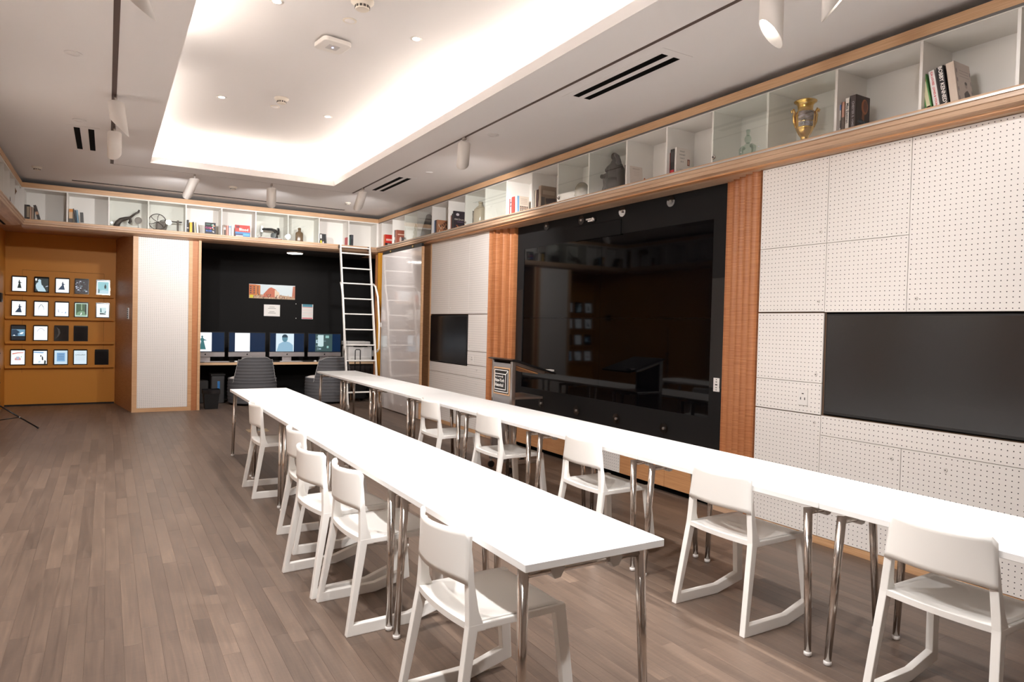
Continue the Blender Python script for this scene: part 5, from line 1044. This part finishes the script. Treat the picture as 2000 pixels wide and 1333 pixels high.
bottle('iron_bell', 'r', 837.5, 448, .17, [(.14, 0), (.135, .02), (.115, .14), (.085, .22), (.062, .30), (.045, .37), (.02, .39)], M_IRON, 'dark tapering bell behind glass next to the small figural bottle', 'bell')
t, p = bottle('patterned_jug', 'r', 938, 436, .17, [(.095, 0), (.10, .02), (.10, .17), (.088, .225), (.05, .265), (.028, .28), (.026, .31), (.032, .315), (.032, .335), (.02, .335)], mat('stoneware', (186, 172, 150), .15), 'rounded clear-grey jug with dark scroll pattern behind glass', 'jug')
MB().tube([(p.x-.103*math.cos(a), p.y+.103*math.sin(a), p.z+zz) for a, zz in ((.6, .04), (.3, .06), (.5, .10), (.75, .12), (.45, .16), (.25, .18), (.5, .20))], .010, 8).build('scroll_pattern', mat('scroll_dark', (84, 78, 72), .4), t)
t, p = bottle('beehive_bottle', 'r', 1137, 372, .16, [(.075, 0), (.085, .02), (.08, .05), (.088, .06), (.08, .09), (.085, .10), (.072, .13), (.078, .14), (.06, .17), (.055, .18), (.03, .20), (.0001, .205)], mat('smoke_glass', (130, 120, 100), .2, spec=.8), 'beehive-shaped smoky glass bottle behind glass next to the dark statue')
# statue: seated cloaked figure with a crouching one beside it
p = W('r', 1196, 352, .15); t = thing('bronze_statue', 'dark bronze statue group of a cloaked figure behind glass', 'statue', p)
def q_(u, z, dx=0): return (p.x+dx, p.y-u, p.z+z)
mb = MB(); mb.box(p.x-.07, p.x+.08, p.y-.16, p.y+.17, p.z, p.z+.016)
mb.tube([q_(.03, .01), q_(.05, .07), q_(.055, .14)], [.085, .105, .095], 16); mb.tube([q_(.10, .01), q_(.12, .10), q_(.11, .22), q_(.09, .29)], [.05, .055, .055, .03], 12)
mb.tube([q_(.055, .12), q_(.06, .20), q_(.05, .27), q_(.035, .315), q_(.03, .345)], [.085, .082, .072, .045, .022], 16); mb.ball(q_(.028, .372, -.008), .034, 14, sc=(.95, .95, 1.15))
mb.tube([q_(.085, .295), q_(.135, .285, -.03), q_(.125, .345, -.04), q_(.06, .385, -.02)], [.032, .027, .022, .016], 10); mb.tube([q_(.02, .29), q_(-.03, .255, -.03), q_(-.01, .205, -.05)], [.034, .028, .02], 10)
mb.build('figure', M_BRONZE, t)
mb = MB(); mb.ball(q_(-.058, .245, -.02), .028, 12); mb.tube([q_(-.05, .222, -.02), q_(-.035, .17, -.01), q_(-.03, .11)], [.026, .045, .05], 12); mb.tube([q_(-.04, .19, -.03), q_(-.10, .185, -.04), q_(-.125, .19, -.04)], [.026, .022, .024], 10)
mb.tube([q_(-.04, .13), q_(-.10, .155, -.02), q_(-.085, .09, -.02), q_(-.115, .05, -.02), q_(-.155, .014, -.02)], [.036, .032, .024, .018, .014], 10); mb.build('companion_figure', M_BRONZE, t)
# bust bottle
p = W('r', 1460, 300, .12); t = thing('bust_bottle', 'sea-green glass bottle shaped like a bust behind the glass door', 'bottle', p); mG = mat('green_glass_body', (150, 172, 160), .1, spec=.8)
mb = MB(); mb.lathe([(.048, 0), (.052, .02), (.06, .07), (.066, .115), (.055, .145), (.026, .165), (.024, .175)], p, 24, 0, .7, 1.0)
for q in (-1, 1): mb.tube([(p.x, p.y+q*.05, p.z+.14), (p.x-.005, p.y+q*.085, p.z+.115), (p.x-.005, p.y+q*.082, p.z+.06), (p.x-.01, p.y+q*.055, p.z+.03)], [.024, .026, .022, .014], 10)
mb.build('torso', M_GREEN, t); MB().ball((p.x, p.y, p.z+.212), .042, 16, sc=(.9, .85, 1.1)).build('head', M_GREEN, t); MB().lathe([(.018, .25), (.017, .285), (.022, .287), (.022, .312), (.015, .312)], p, 18).build('neck', M_GREEN, t)
for ch in kids(t): ch.scale = (.76, .76, .76)
# gilt urn
p = W('r', 1571, 275, .13); t = thing('gilt_vase', 'gilded two-handled vase with painted scene behind the glass door', 'vase', p)
MB().box(p.x-.036, p.x+.036, p.y-.036, p.y+.036, p.z, p.z+.016).build('plinth', M_GOLD, t, bevel=.003)
MB().lathe([(.034, .016), (.032, .03), (.027, .05), (.030, .065), (.046, .088), (.060, .118), (.0635, .125), (.062, .13), (.068, .17), (.070, .215), (.066, .245), (.058, .256), (.054, .265), (.055, .295), (.064, .312), (.080, .322), (.082, .327), (.076, .331), (.056, .322)], p, 36).build('body', M_GOLD, t)
mv = mat('vase_painting', (120, 108, 112), .2); tn = NT(mv); tn.col(tn.ramp(tn.noise(26, tn.pos((1, 1, 1.6))), [(.35, (92, 80, 76)), (.5, (140, 124, 118)), (.68, (176, 164, 172))]))
th0 = math.atan2(-p.y, -p.x)+.12
MB().grid(lambda u, v: (lambda a, r, z: (p.x+r*math.cos(a), p.y+r*math.sin(a), z))(th0-.85+1.7*u, .0635+.0065*min(1, v*1.3)+.0016-(.006 if v > .93 else 0), p.z+.134+.112*v), 16, 8).build('painted_panel', mv, t, fix=False)
for q in (-1, 1):
    a = th0+q*math.pi/2; ux = Vector((math.cos(a), math.sin(a), 0)); MB().tube([tuple(p+ux*r+Vector((0, 0, z))) for r, z in ((.060, .135), (.076, .18), (.080, .225), (.074, .25), (.084, .272), (.094, .262), (.090, .246))], [.008, .009, .009, .009, .010, .010, .007], 10).build('handle', M_GOLD, t)
# shelf card and left shelf objects
p = W('r', 1257, 357, .06); tag(MB().prism([(p.y-.02, p.z), (p.y+.02, p.z), (p.y-.006, p.z+.045)], p.x, p.x+.012, 'x').build('wood_carving', mat('carving', (170, 96, 60), .5), loc=p), 'tiny reddish carved wedge beside the pale leaning book', 'ornament')
xl = XLF-.10; t = thing('carved_head', 'brown openwork wood carving on the side-wall shelf', 'carving', (xl, 11.65, ZS)); mC = wood('carving_wood', (84, 56, 34), (140, 100, 62), (30, 30, 30))
MB().tube([(xl, 11.75, ZS+.36), (xl, 11.62, ZS+.33), (xl, 11.50, ZS+.31)], [.03, .07, .02], 12).tube([(xl, 11.74, ZS+.33), (xl, 11.76, ZS+.18), (xl, 11.75, ZS+.02)], [.025, .014, .01], 8).build('horn', mC, t)
for q in range(5): MB().tube([(xl+.05, 11.54+q*.045, ZS+.38), (xl+.075, 11.56+q*.045, ZS+.32), (xl+.05, 11.58+q*.045, ZS+.27)], .010, 6).build('openwork_ridge', mC, t)
MB().box(xl-.05, xl+.05, 11.68, 11.80, ZS, ZS+.02).build('foot', mC, t)
t = thing('red_bottle', 'small dark bottle with red foot on the side-wall shelf', 'bottle', (xl+.03, 11.30, ZS)); MB().lathe([(.028, 0), (.028, .07)], (xl+.03, 11.30, ZS), 16).build('red_foot', mat('red_foot', (196, 40, 56), .4), t); MB().lathe([(.028, .07), (.026, .16), (.02, .18)], (xl+.03, 11.30, ZS), 16).build('neck', mat('brown_neck', (90, 70, 60), .4), t)
